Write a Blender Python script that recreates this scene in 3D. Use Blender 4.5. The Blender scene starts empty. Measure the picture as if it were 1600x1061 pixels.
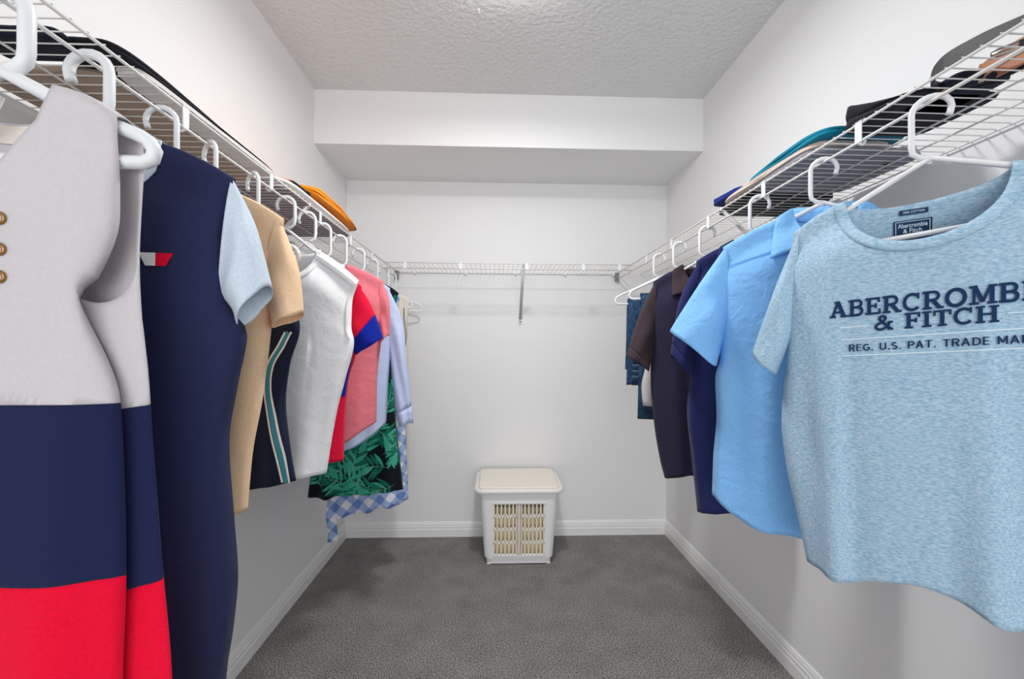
import bpy, bmesh, math, random
import numpy as np
from mathutils import Vector, Matrix
R = math.radians
C = bpy.context.scene.collection
random.seed(7)

# ------------------------------------------------------------------ camera
YAW, PIT, ROL, EYE = 0.0354, 0.0049, 0.0042, 1.1518
fw = Vector((math.cos(PIT)*math.sin(YAW), math.cos(PIT)*math.cos(YAW), math.sin(PIT)))
r0 = Vector((math.cos(YAW), -math.sin(YAW), 0))
u0 = Vector((-math.sin(PIT)*math.sin(YAW), -math.sin(PIT)*math.cos(YAW), math.cos(PIT)))
rt = math.cos(ROL)*r0 + math.sin(ROL)*u0
up = math.cos(ROL)*u0 - math.sin(ROL)*r0
cd = bpy.data.cameras.new('camera')
cd.sensor_fit = 'HORIZONTAL'; cd.sensor_width = 36; cd.lens = 36*674.08/1600
cd.shift_y = 10.03/1600; cd.clip_start = .02
cam = bpy.data.objects.new('camera', cd); C.objects.link(cam)
m = Matrix((rt, up, -fw)).transposed().to_4x4(); m.translation = (0, 0, EYE)
cam.matrix_world = m
bpy.context.scene.camera = cam

# ------------------------------------------------------------------ light
sc = bpy.context.scene
sc.view_settings.view_transform = 'Standard'; sc.view_settings.look = 'None'
sc.view_settings.gamma = 1; sc.view_settings.use_curve_mapping = False
sc.view_settings.exposure = 0.0
sc.cycles.diffuse_bounces = 8; sc.cycles.max_bounces = 14
w = bpy.data.worlds.new('world'); sc.world = w; w.use_nodes = True
bg = w.node_tree.nodes['Background']; bg.inputs[0].default_value = (.97, .98, 1, 1); bg.inputs[1].default_value = .85

def area(name, loc, rot, sx, sy, power, col=(1, 1, 1)):
    l = bpy.data.lights.new(name, 'AREA'); l.shape = 'RECTANGLE'; l.size = sx; l.size_y = sy
    l.energy = power; l.color = col
    o = bpy.data.objects.new(name, l); C.objects.link(o); o.location = loc; o.rotation_euler = rot
    return o
area('rear_fill_light', (0.0, -3.0, 1.15), (R(90), 0, 0), 3.0, 2.2, 62, (.97, .985, 1))  # added fill behind the camera to flatten the lighting, not a modelled source
pl = bpy.data.lights.new('ceiling_lamp_light', 'AREA'); pl.shape = 'DISK'; pl.size = .2; pl.energy = 16; pl.color = (1, .992, .982)
po = bpy.data.objects.new('ceiling_lamp_light', pl); C.objects.link(po); po.location = (.05, 1.30, 2.33)

# ------------------------------------------------------------------ materials
def lin(c):
    c = c/255
    return c/12.92 if c <= .04045 else ((c+.055)/1.055)**2.4
def rgb(t): return (lin(t[0]), lin(t[1]), lin(t[2]), 1)
class NT:
    def __init__(s, name):
        s.m = bpy.data.materials.new(name); s.m.use_nodes = True
        s.t = s.m.node_tree; s.n = s.t.nodes; s.b = s.n['Principled BSDF']
    def add(s, kind, **kw):
        n = s.n.new(kind)
        for k, v in kw.items():
            if k in n.inputs.keys(): n.inputs[k].default_value = v
            else: setattr(n, k, v)
        return n
    def link(s, a, b): s.t.links.new(a, b)
def base(name, col, rough=.5, spec=.3, metal=0):
    q = NT(name); q.b.inputs['Base Color'].default_value = rgb(col)
    q.b.inputs['Roughness'].default_value = rough; q.b.inputs['Specular IOR Level'].default_value = spec
    q.b.inputs['Metallic'].default_value = metal
    return q
def bumpy(q, scale, strength, dist, coord='Object', detail=3, kind='noise', stretch=None):
    tc = q.add('ShaderNodeTexCoord'); src = tc.outputs[coord]
    if stretch:
        mp = q.add('ShaderNodeMapping'); mp.inputs['Scale'].default_value = stretch
        q.link(src, mp.inputs['Vector']); src = mp.outputs[0]
    nz = q.add('ShaderNodeTexNoise', Scale=scale, Detail=detail)
    q.link(src, nz.inputs['Vector'])
    bp = q.add('ShaderNodeBump', Strength=strength, Distance=dist)
    q.link(nz.outputs[0], bp.inputs['Height']); q.link(bp.outputs[0], q.b.inputs['Normal'])
    return nz, src
def varied(q, c1, c2, scale, detail=3, lo=.35, hi=.65, stretch=None, coord='Object'):
    tc = q.add('ShaderNodeTexCoord'); src = tc.outputs[coord]
    if stretch:
        mp = q.add('ShaderNodeMapping'); mp.inputs['Scale'].default_value = stretch
        q.link(src, mp.inputs['Vector']); src = mp.outputs[0]
    nz = q.add('ShaderNodeTexNoise', Scale=scale, Detail=detail); q.link(src, nz.inputs['Vector'])
    cr = q.add('ShaderNodeValToRGB')
    cr.color_ramp.elements[0].position = lo; cr.color_ramp.elements[1].position = hi
    cr.color_ramp.elements[0].color = rgb(c1); cr.color_ramp.elements[1].color = rgb(c2)
    q.link(nz.outputs[0], cr.inputs[0]); q.link(cr.outputs[0], q.b.inputs['Base Color'])
    return cr
def cloth(name, col, weave=900, bump=.12, var=.03, rough=.92, wrinkle=0):
    q = base(name, col, rough, .15)
    q.b.inputs['Sheen Weight'].default_value = .08
    k = lambda f: tuple(max(0, min(255, c*f)) for c in col)
    varied(q, k(1-var), k(1+var), 260, 4, .3, .7)
    nz, src = bumpy(q, weave, bump, .0006)
    if wrinkle:
        n2 = q.add('ShaderNodeTexNoise', Scale=22, Detail=4, Distortion=.8); q.link(src, n2.inputs['Vector'])
        b2 = q.add('ShaderNodeBump', Strength=wrinkle, Distance=.006); q.link(n2.outputs[0], b2.inputs['Height'])
        b1 = [n for n in q.n if n.type == 'BUMP'][0]
        q.link(b1.outputs[0], b2.inputs['Normal']); q.link(b2.outputs[0], q.b.inputs['Normal'])
    return q.m
def plain(name, col, rough=.45, spec=.4, metal=0): return base(name, col, rough, spec, metal).m

M = {}
q = base('wall_paint', (234, 234, 234), .55, .3); bumpy(q, 160, .12, .0012); M['wall'] = q.m
q = base('ceiling_paint', (226, 226, 226), .45, .35); bumpy(q, 48, .9, .010, detail=3); M['ceil'] = q.m
q = base('trim_paint', (236, 236, 235), .35, .45); M['trim'] = q.m
q = base('carpet', (84, 82, 82), 1, .05)
varied(q, (34, 33, 33), (186, 182, 178), 240, 3, .34, .68)
cr1 = [n for n in q.n if n.type == 'VALTORGB'][0]
tc = q.add('ShaderNodeTexCoord'); nb = q.add('ShaderNodeTexNoise', Scale=6, Detail=6, Roughness=.62); q.link(tc.outputs['Object'], nb.inputs['Vector'])
mr = q.add('ShaderNodeMapRange'); mr.inputs[1].default_value = .3; mr.inputs[2].default_value = .7; mr.inputs[3].default_value = .80; mr.inputs[4].default_value = 1.10
q.link(nb.outputs[0], mr.inputs[0])
mx = q.add('ShaderNodeMix', data_type='RGBA', blend_type='MULTIPLY'); mx.inputs[0].default_value = 1
q.link(cr1.outputs[0], mx.inputs[6]); q.link(mr.outputs[0], mx.inputs[7]); q.link(mx.outputs[2], q.b.inputs['Base Color'])
bumpy(q, 240, .35, .003, detail=2); M['carpet'] = q.m
M['wire'] = plain('white_vinyl_wire', (226, 224, 220), .4, .45)
M['hang'] = plain('white_hanger_plastic', (236, 238, 240), .35, .45)
M['bracket'] = plain('grey_steel_bracket', (150, 150, 150), .4, .4, .3)
M['steel'] = plain('bare_steel', (170, 168, 165), .3, .5, 1)
M['dark'] = plain('dark_plastic', (28, 28, 30), .5, .3)
M['brass'] = plain('antique_brass', (176, 128, 70), .35, .5, 1)
M['hamper'] = plain('hamper_plastic_grey_white', (234, 234, 235), .45, .35)
M['hamper_lid'] = plain('hamper_plastic_cream', (238, 231, 218), .45, .35)
M['liner'] = plain('hamper_liner_cream', (214, 200, 158), .8, .1)

# ------------------------------------------------------------------ helpers
def mesh_obj(name, verts, faces, mat, parent=None, uvs=None, smooth=True, solid=0, mats=None):
    me = bpy.data.meshes.new(name)
    me.from_pydata([tuple(map(float, v)) for v in verts], [], faces)
    if uvs is not None:
        ul = me.uv_layers.new(name='uv')
        for lp in me.loops: ul.data[lp.index].uv = uvs[lp.vertex_index]
    if smooth: me.polygons.foreach_set('use_smooth', [True]*len(me.polygons))
    me.materials.append(mat); me.update()
    o = bpy.data.objects.new(name, me); C.objects.link(o)
    if parent: o.parent = parent
    if solid:
        sm = o.modifiers.new('thickness', 'SOLIDIFY'); sm.thickness = solid; sm.offset = 0
    return o
def thing(name, label, cat, loc, rz=0, group=None):
    o = bpy.data.objects.new(name, None); C.objects.link(o); o.empty_display_size = .05
    o.location = loc; o.rotation_euler = (0, 0, rz); o['label'] = label; o['category'] = cat
    if group: o['group'] = group
    return o
def struct(o): o['kind'] = 'structure'; return o
class MB:
    """collects simple shapes into one mesh"""
    def __init__(s): s.v = []; s.f = []
    def add(s, v, f):
        k = len(s.v); s.v += [tuple(p) for p in v]; s.f += [tuple(i+k for i in g) for g in f]
    def box(s, x0, x1, y0, y1, z0, z1):
        s.add([(x, y, z) for z in (z0, z1) for y in (y0, y1) for x in (x0, x1)],
              [(0, 2, 3, 1), (4, 5, 7, 6), (0, 1, 5, 4), (2, 6, 7, 3), (0, 4, 6, 2), (1, 3, 7, 5)])
    def tube(s, pts, r, n=8, closed=False, caps=True, rfun=None):
        P = [Vector(p) for p in pts]; N = len(P); rings = []
        ref = None
        for i in range(N):
            a = P[(i-1) % N] if (closed or i > 0) else P[i]; b = P[(i+1) % N] if (closed or i < N-1) else P[i]
            t = (b-a).normalized()
            if ref is None:
                ref = t.orthogonal().normalized()
            ref = (ref - t*ref.dot(t)).normalized(); bi = t.cross(ref)
            rr = r*(rfun(i/(N-1)) if rfun else 1)
            rings.append([P[i]+(ref*math.cos(2*math.pi*k/n)+bi*math.sin(2*math.pi*k/n))*rr for k in range(n)])
        v = [p for g in rings for p in g]; f = []
        for i in range(N if closed else N-1):
            j = (i+1) % N
            for k in range(n):
                k2 = (k+1) % n; f.append((i*n+k, i*n+k2, j*n+k2, j*n+k))
        if caps and not closed:
            f.append(tuple(range(n))[::-1]); f.append(tuple((N-1)*n+k for k in range(n)))
        s.add(v, f)
    def build(s, name, mat, parent=None, smooth=True, solid=0):
        return mesh_obj(name, s.v, s.f, mat, parent, smooth=smooth, solid=solid)
def autosmooth(o, bev=0):
    if bev:
        b = o.modifiers.new('bevel', 'BEVEL'); b.width = bev; b.segments = 2; b.limit_method = 'ANGLE'
    return o
def hermite(xs, ys, x):
    """monotone-ish cubic through points, xs ascending"""
    xs = list(xs); ys = list(ys)
    if x <= xs[0]: return ys[0]
    if x >= xs[-1]: return ys[-1]
    i = 0
    while xs[i+1] < x: i += 1
    def d(k): return (ys[k+1]-ys[k])/(xs[k+1]-xs[k])
    def tan(k):
        if k == 0: return d(0)
        if k == len(xs)-1: return d(k-1)
        a, b = d(k-1), d(k)
        if a*b <= 0: return 0
        return 2*a*b/(a+b)
    h = xs[i+1]-xs[i]; t = (x-xs[i])/h; m0, m1 = tan(i)*h, tan(i+1)*h
    return (2*t**3-3*t*t+1)*ys[i]+(t**3-2*t*t+t)*m0+(-2*t**3+3*t*t)*ys[i+1]+(t**3-t*t)*m1
def smooth01(x): x = max(0, min(1, x)); return x*x*(3-2*x)
def catmull(pts, n=8):
    P = [Vector(p) for p in pts]; out = []
    for i in range(len(P)-1):
        a = P[max(i-1, 0)]; b = P[i]; c = P[i+1]; d = P[min(i+2, len(P)-1)]
        for k in range(n):
            t = k/n
            out.append(.5*((2*b)+(c-a)*t+(2*a-5*b+4*c-d)*t*t+(3*b-a-3*c+d)*t**3))
    out.append(P[-1]); return out

# ------------------------------------------------------------------ room shell
XL, XR, YB, YF, ZC = -.9157, 1.0578, 2.6564, -.75, 2.44
SY, SZ = 2.1821, 2.17
def slab(name, x0, x1, y0, y1, z0, z1, mat):
    b = MB(); b.box(x0, x1, y0, y1, z0, z1); return struct(b.build(name, mat, smooth=False))
slab('floor', XL-.1, XR+.1, YF-.7, YB+.1, -.1, 0, M['carpet'])
slab('wall_left', XL-.1, XL, YF, YB+.1, 0, ZC, M['wall'])
slab('wall_right', XR, XR+.1, YF, YB+.1, 0, ZC, M['wall'])
slab('wall_back', XL, XR, YB, YB+.1, 0, ZC, M['wall'])
slab('ceiling', XL-.1, XR+.1, YF, YB+.1, ZC, ZC+.1, M['ceil'])
slab('soffit', XL, XR, SY, YB, SZ, ZC, M['wall'])
# baseboards: stepped colonial profile (offset from wall, height)
PROF = [(0, 0), (.013, 0), (.013, .044), (.0105, .050), (.0105, .062), (.0075, .066), (.0085, .072), (.006, .080), (.003, .088), (0, .090)]
def baseboard(name, a, b, nrm):
    v = []; n = len(PROF)
    for p in (a, b):
        for o_, z in PROF: v.append((p[0]+nrm[0]*o_, p[1]+nrm[1]*o_, z))
    f = [(i, (i+1) % n, n+(i+1) % n, n+i) for i in range(n)]+[tuple(range(n)), tuple(range(2*n-1, n-1, -1))]
    return struct(mesh_obj(name, v, f, M['trim'], smooth=False))
baseboard('baseboard_left', (XL, YF), (XL, YB), (1, 0))
baseboard('baseboard_right', (XR, YB), (XR, YF), (-1, 0))
baseboard('baseboard_back', (XL, YB), (XR, YB), (0, -1))

# ceiling lamp just above the frame
t = thing('ceiling_light', 'round white flush dome lamp on the textured ceiling', 'lamp', (.05, 1.38, ZC))
def lathe(prof, n=40):
    v = []; f = []
    for r, z in prof:
        for k in range(n): v.append((r*math.cos(2*math.pi*k/n), r*math.sin(2*math.pi*k/n), z))
    for i in range(len(prof)-1):
        for k in range(n):
            k2 = (k+1) % n; f.append((i*n+k, i*n+k2, (i+1)*n+k2, (i+1)*n+k))
    return v, f
v, f = lathe([(.001, 0), (.15, 0), (.15, -.02), (.14, -.024), (.001, -.024)]); mesh_obj('base', v, f, M['trim'], t)
q = base('lamp_glass', (255, 250, 240), .3); q.b.inputs['Emission Color'].default_value = (1, .98, .96, 1); q.b.inputs['Emission Strength'].default_value = 11
v, f = lathe([(.135, -.024), (.132, -.045), (.118, -.07), (.085, -.09), (.045, -.1), (.001, -.102)]); mesh_obj('glass_shade', v, f, q.m, t)

# ------------------------------------------------------------------ wire shelves
ZS = 1.6165; ZR = 1.5795; SL, SR = -.6123, .7448; PITCH = .0264
def bar(name, a, b, r, parent, mat=None, n=8):
    s = MB(); s.tube([a, b], r, n); return s.build(name, mat or M['wire'], parent)
def wire_shelf(label, org, rz, length, depth, wall_x, clips, clip_drop, mids, braces, d0=0.0, end_bracket=True):
    """local x runs along the shelf, local y from the front edge (0) to the wall (depth)"""
    t = thing('wire_shelf', label, 'shelf', org, rz, 'white wire shelves around the closet')
    bar('front_wire', (0, 0, 0), (length, 0, 0), .0027, t)
    bar('hang_rod', (0, 0, -clip_drop), (length, 0, -clip_drop), .0031, t)
    for y in mids: bar('stringer', (0, y, -.0032), (length, y, -.0032), .0021, t)
    bar('back_wire', (0, depth-.008, -.003), (length, depth-.008, -.003), .0022, t)
    b = MB(); b.tube([(0, -.0035, .0030), (0, depth-.004, .0012)], .00125, 6); b0 = None
    n = int((length-.02)/PITCH)
    for i in range(n+1):
        x = .012+i*PITCH
        if b0 is None:
            b0 = b.build('deck_wire', M['wire'], t); o = b0
        else:
            o = b0.copy(); C.objects.link(o); o.parent = t
        o.location = (x, 0, 0)
    for x in clips:
        b = MB()
        b.box(x-.008, x+.008, -.0048, -.0028, -clip_drop-.003, .003)
        b.tube(catmull([(x, -.003, -clip_drop-.003), (x, .003, -clip_drop-.0065), (x, .009, -clip_drop-.002), (x, .010, -clip_drop+.006)], 4), .003, 6)
        b.box(x-.008, x+.008, -.0048, .004, .002, .0042)
        o = b.build('rod_clip', M['hang'], t, smooth=False)
    k = .11
    while k < length:
        b = MB(); b.box(k-.006, k+.006, depth-.016, depth, -.012, .006); b.tube([(k, depth-.018, -.004), (k, depth-.006, -.009)], .004, 8)
        b.build('wall_clip', M['hang'], t, smooth=False); k += .305
    for x, drop in braces:
        e = thing_part('brace', t)
        b = MB(); a = Vector((x, .004, -.008)); c = Vector((x, depth-.004, -drop))
        d = (c-a).normalized(); nn = Vector((0, -d.z, d.y))
        for s_, wd in ((0, .0085),):
            p = [a+Vector((wd, 0, 0)), a-Vector((wd, 0, 0)), c-Vector((wd, 0, 0)), c+Vector((wd, 0, 0))]
            b.add(p+[g+nn*.004 for g in p], [(0, 1, 2, 3), (7, 6, 5, 4), (0, 4, 5, 1), (1, 5, 6, 2), (2, 6, 7, 3), (3, 7, 4, 0)])
        b.tube([a+Vector((0, -.006, .012)), a+Vector((0, -.005, .002)), a], .004, 6)
        b.build('strut', M['brace'], e)
        b = MB(); b.box(x-.011, x+.011, depth-.004, depth, -drop-.03, -drop+.012); b.build('foot_plate', M['brace'], e, smooth=False)
        b = MB(); b.tube([(x, depth-.0065, -drop-.014), (x, depth-.003, -drop-.014)], .0035, 8); b.build('screw', M['dark'], e)
    if end_bracket:
        b = MB(); b.box(length-.028, length-.001, -.012, .008, -clip_drop-.012, -clip_drop-.004)
        b.box(length-.006, length-.001, -.014, .010, -clip_drop-.012, .006); b.box(length-.028, length, -.014, -.011, -clip_drop-.012, -.002)
        b.build('end_bracket', M['bracket'], t, smooth=False)
    return t
def thing_part(name, parent):
    o = bpy.data.objects.new(name, None); C.objects.link(o); o.parent = parent; o.empty_display_size = .02; return o
M['brace'] = plain('white_grey_painted_steel', (205, 205, 204), .4, .4)
Y0 = -.30; LEN = YB-.003-Y0
dl = SL-XL; dr = XR-SR
# left: local x -> +Y , local y -> -X  (rotation +90)
wire_shelf('long white wire shelf on the left wall above the dresses', (SL, Y0, ZS), R(90), LEN, dl, XL,
           [y-Y0 for y in (.22, .54, .862, 1.183, 1.506, 1.817, 2.13, 2.44)], ZS-ZR, (.144, .225), [(1.425-Y0, .29)])
# right: mirrored, so local x -> -Y
tR = wire_shelf('long white wire shelf on the right wall above the blue shirts', (SR, YB-.003, ZS), R(-90), LEN, dr, XR,
           [YB-.003-y for y in (.22, .54, .859, 1.175, 1.49, 1.81, 2.12, 2.44)], ZS-ZR, (.15, .23), [(YB-.003-1.405, .29)], end_bracket=False)
b = MB(); cdp = ZS-ZR; b.box(0.001, .028, -.012, .008, -cdp-.012, -cdp-.004); b.box(.001, .006, -.014, .010, -cdp-.012, .006); b.box(0, .028, -.014, -.011, -cdp-.012, -.002)
b.build('end_bracket', M['bracket'], tR, smooth=False)
ln = SR-SL-.01
wire_shelf('short white wire shelf spanning the back wall under the soffit', (SL+.005, 2.351, ZS-.004), 0, ln, YB-2.351, YB,
           [.11, .41, .77, 1.08, 1.28], .029, (.15,), [(.144-SL-.005, .285)], end_bracket=False)

# ------------------------------------------------------------------ hangers
def hanger(label, x, d, phi, g, r=.0048, nk=(.1, 1.44), sh=(.2, 1.395), half=.2, extra=False, tilt=0, jz=None, endh=.030):
    """g=+1: stem on the local right of the rod; the arms follow the shoulder line nk -> sh (heights above the floor)"""
    t = thing('clothes_hanger', label, 'hanger', (x, d, ZR), -phi, 'white plastic hangers on the rods')
    gap = .0031+r
    ro = .020+r
    sl = (sh[1]-nk[1])/(sh[0]-nk[0])
    za = lambda s_: nk[1]+sl*(s_-nk[0])-r-.0035-ZR
    joint = (jz-ZR) if jz else min(-.078, za(nk[0])-sl*nk[0]*1.1)
    pts = []
    for k in range(0, 11):
        a = R(-20+200*k/10)
        pts.append((-g*ro*math.cos(a), 0, gap-ro+ro*math.sin(a)))
    pts = [(pts[0][0]+g*.002, 0, pts[0][2]-.006)]+pts
    xs = g*ro
    pts += [(xs, 0, -.045), (xs, 0, joint+.024), (xs*.93, 0, joint+.012), (xs*.55, 0, joint+.003), (0, 0, joint)]
    b = MB(); b.tube(pts, r, 10); b.build('hook', M['hang'], t)
    h = half; low = za(h)-endh
    loop = [(0, 0, joint)]
    for s_ in (1, -1):
        arm = [(s_*nk[0]*.5, 0, (joint+za(nk[0]))/2), (s_*nk[0], 0, za(nk[0])), (s_*(nk[0]+h*.9)/2, 0, za((nk[0]+h*.9)/2)), (s_*h*.90, 0, za(h*.9)), (s_*h*.965, 0, za(h*.965)-.003), (s_*h, 0, za(h)-.012), (s_*h*.985, 0, low+.005), (s_*h*.93, 0, low), (s_*h*.5, 0, low)]
        loop += arm if s_ == 1 else [(0, 0, low)]+arm[::-1]
    loop = [(a, b_, c+tilt*a) for a, b_, c in loop]
    b = MB(); b.tube(loop, r, 10, closed=True); b.build('frame', M['hang'], t)
    if extra:
        zt = za(.06)
        b = MB(); b.tube(catmull([(-.07, -.004, zt), (-.055, -.012, zt-.030), (-.02, -.014, zt-.034), (.0, -.014, zt-.018), (.008, -.014, zt-.002)], 5), r*.9, 10)
        b.build('strap_hook', M['hang'], t)
    return t

# ------------------------------------------------------------------ garments
class Body:
    """front and back cloth panels on a hanger. local x along the hanger, -y towards the room's open end, z up from the floor"""
    def __init__(s, sh, nk, fd, bd, edge, hem, T=.03, s0=0, edgeL=None, neck='crew', tilt=0, folds=(), auto=(3, .006), hemu=None, seed=1, backhem=.0, bias=0, yf=0, yb=0, sag=.0, shy=.0075, soft=False):
        s.sh, s.nk, s.fd, s.bd, s.hem, s.T, s.s0, s.neck, s.tilt = sh, nk, fd, bd, hem, T, s0, neck, tilt
        s.E = [(p[1], p[0]) for p in edge][::-1]
        s.EL = [(p[1], p[0]) for p in (edgeL or edge)][::-1]
        s.folds = folds; s.auto = auto; s.hemu = hemu; s.backhem = backhem; s.bias = bias; s.yf, s.yb, s.sag = yf, yb, sag; s.shy = shy; s.soft = soft
        rr = random.Random(seed); s.ph = [rr.uniform(0, 6.28) for _ in range(8)]; s.fq = [rr.uniform(.8, 1.25) for _ in range(8)]
        ua = (sh[0]-nk[0])/(2*sh[0])
        us = [ua*i/8 for i in range(8)]
        us += [ua+(1-2*ua)*(.5-.5*math.cos(math.pi*i/22)) for i in range(22)]
        us += [1-ua+ua*i/8 for i in range(9)]
        s.us = us; s.ua = ua
    def top(s, u, front):
        x = abs(2*u-1)*s.sh[0]
        if x >= s.nk[0]-1e-9:
            k = (x-s.nk[0])/(s.sh[0]-s.nk[0]+1e-9)
            return s.nk[1]+(s.sh[1]-s.nk[1])*k+.006*math.sin(math.pi*k)
        k = x/s.nk[0]; z = s.fd if front else s.bd
        g = (1-k**1.15) if (s.neck == 'v' and front) else math.sqrt(max(0, 1-k**2.2))
        return s.nk[1]-(s.nk[1]-z)*g
    def edge(s, z, side):
        E = s.E if side > 0 else s.EL
        return hermite([e[0] for e in E], [e[1] for e in E], z)*side
    def xat(s, u, v, zl, zr):
        l, r = s.edge(zl, -1), s.edge(zr, 1)
        if s.soft:      # armhole notches stay at the outer edge, the middle of the panel hangs straight
            k4 = abs(2*u-1)**6; m = s.E[-1][1]+(s.E[0][1]-s.E[-1][1])*v
            l, r = -m+(l+m)*k4, m+(r-m)*k4
        return (1-u)*l+u*r
    def hemz(s, u, front):
        z = s.hem
        if s.hemu: z = hermite([h[0] for h in s.hemu], [h[1] for h in s.hemu], u)
        return z+(0 if front else s.backhem)
    def fold(s, x, z, front):
        zt = s.sh[1]; k = max(0, min(1.1, (zt-z)/(zt-s.hem)))
        y = 0
        n, a = s.auto; o = 0 if front else 4
        y += a*(k**1.3)*math.sin(x/s.sh[0]*n*s.fq[o]*math.pi/1.0+s.ph[o]+.5*z)
        y += a*.6*(k**1.6)*math.sin(x/s.sh[0]*n*1.9*s.fq[o+1]+s.ph[o+1]-1.2*z)
        y += a*.25*math.sin(x*31+z*9+s.ph[o+2])*min(1, k*4)
        if front:
            for fx, sl, wd, amp in s.folds:
                c = fx+sl*(z-s.hem)
                y -= amp*(k**.9)*math.exp(-((x-c)/wd)**2)
        return y
    def pt(s, u, v, front):
        zt = s.top(u, front); zb = s.hemz(u, front)
        zsh = s.sh[1]
        zl = zsh+v*(s.hemz(0, front)-zsh); zr = zsh+v*(s.hemz(1, front)-zsh)
        x = s.xat(u, v, zl, zr); z = zt+(zb-zt)*v
        P = (max(0, 4*u*(1-u)))**.45
        inn = (u-s.ua)/(1-2*s.ua)
        xx = abs(2*u-1)*s.sh[0]; line = s.nk[1] if 0 < inn < 1 else zt
        dz = max(0, line-z)
        q0 = .30*math.sin(math.pi*inn)**.5 if 0 < inn < 1 else 0
        Q = q0+(1-q0)*smooth01(dz/.11)
        y = max(s.T*P*Q, s.shy*min(1, .3+.7*(1-abs(2*u-1))/.13)*(1-smooth01((max(0, line-z)-.022)/.06)))
        y = (-y+s.yf if front else y+s.yb)
        y += s.fold(x, z, front)*min(1, P*1.4)*smooth01(dz/.08)
        return (x+s.s0, y+s.bias*(1-z/1.5), z+s.tilt*x)
    def uv_at(s, x, z, front=True):
        v = .3; u = .5
        x -= s.s0; z -= s.tilt*x
        for _ in range(14):
            zsh = s.sh[1]
            zl = zsh+v*(s.hemz(0, front)-zsh); zr = zsh+v*(s.hemz(1, front)-zsh)
            lo, hi = 0.0, 1.0
            if not s.soft:
                l = s.edge(zl, -1); u = max(0.0, min(1.0, (x-l)/(s.edge(zr, 1)-l)))
            for _k in range(20 if s.soft else 0):
                u = (lo+hi)/2
                if s.xat(u, v, zl, zr) < x: lo = u
                else: hi = u
            zt = s.top(u, front); v = max(0, min(1, (zt-z)/(zt-s.hemz(u, front))))
        return u, v
    def on(s, x, z, off=.0022, front=True):
        u, v = s.uv_at(x, z, front); p = s.pt(u, v, front)
        return (x, p[1]-off, z)
    def mesh(s, nv=56, sides=('f', 'b')):
        V = []; F = []; UV = []; us = s.us; n = len(us); idx = {}
        for side in sides:
            for j in range(nv+1):
                v = j/nv
                for i, u in enumerate(us):
                    p = s.pt(u, v, side == 'f'); idx[(side, i, j)] = len(V)
                    V.append(p); UV.append((p[0], p[2]))
            for j in range(nv):
                for i in range(n-1):
                    a, b, c, d = idx[(side, i, j)], idx[(side, i+1, j)], idx[(side, i+1, j+1)], idx[(side, i, j+1)]
                    F.append((a, d, c, b) if side == 'f' else (a, b, c, d))
        if len(sides) == 2: s.bridge(V, F, UV, lambda i: idx[('f', i, 0)], lambda i: idx[('b', i, 0)])
        return V, F, UV
    def bridge(s, V, F, UV, fi, bi):
        """rounds the cloth over the hanger along both shoulders"""
        n = len(s.us)
        for seg in (range(0, 9), range(n-9, n)):
            seg = list(seg); rows = []
            for i in seg:
                a, b = Vector(V[fi(i)]), Vector(V[bi(i)]); row = [fi(i)]
                for k in (1, 2, 3):
                    p = a.lerp(b, k/4); p.z += .0035*math.sin(math.pi*k/4); row.append(len(V)); V.append(tuple(p)); UV.append((p.x, p.z))
                rows.append(row+[bi(i)])
            for r1, r2 in zip(rows, rows[1:]):
                for k in range(4): F.append((r1[k], r2[k], r2[k+1], r1[k+1]))
    def build(s, name, mat, parent, nv=56, solid=.0016):
        V, F, UV = s.mesh(nv); return mesh_obj(name, V, F, mat, parent, UV, solid=solid)
    def ribbon(s, name, pts, w, mat, parent, off=.0026, front=True, solid=0, n=10, side=1, yextra=0):
        """flat band following the cloth; pts polyline (x,z); w width to the given side (or centred side=0)"""
        P = [Vector((p[0], p[1], 0)) for p in pts]; P = catmull(P, n) if len(P) > 2 else [P[0].lerp(P[1], k/n) for k in range(n+1)]
        V = []; F = []; m_ = 3; UV = []
        for i, p in enumerate(P):
            t_ = (P[min(i+1, len(P)-1)]-P[max(i-1, 0)]).normalized(); nn = Vector((-t_.y, t_.x, 0))
            for k in range(m_+1):
                o_ = (k/m_-(.5 if side == 0 else 0))*w*(side if side else 1)
                c = p+nn*o_; a = s.on(c.x, c.y, off, front); V.append((a[0], a[1]+yextra, a[2])); UV.append((a[0], a[2]))
        for i in range(len(P)-1):
            for k in range(m_):
                a = i*(m_+1)+k; F.append((a, a+1, a+m_+2, a+m_+1))
        return mesh_obj(name, V, F, mat, parent, UV, solid=solid)
    def patch(s, name, quad, mat, parent, off=.0026, front=True, nx=8, nz=8, solid=0):
        a, b, c, d = [Vector((*p, 0)) for p in quad]  # a-b top, d-c bottom
        V = []; F = []; UV = []
        for j in range(nz+1):
            for i in range(nx+1):
                p = a.lerp(b, i/nx).lerp(d.lerp(c, i/nx), j/nz); V.append(s.on(p.x, p.y, off, front)); UV.append((p.x, p.y))
        for j in range(nz):
            for i in range(nx):
                k = j*(nx+1)+i; F.append((k, k+1, k+nx+2, k+nx+1))
        return mesh_obj(name, V, F, mat, parent, UV, solid=solid)
    def neck_curve(s, front, n=24):
        out = []
        for i in range(n+1):
            u = s.ua+(1-2*s.ua)*(.5-.5*math.cos(math.pi*i/n)); x = (2*u-1)*s.sh[0]
            out.append((x+s.s0, s.top(u, front)+s.tilt*x))
        return out
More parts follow.
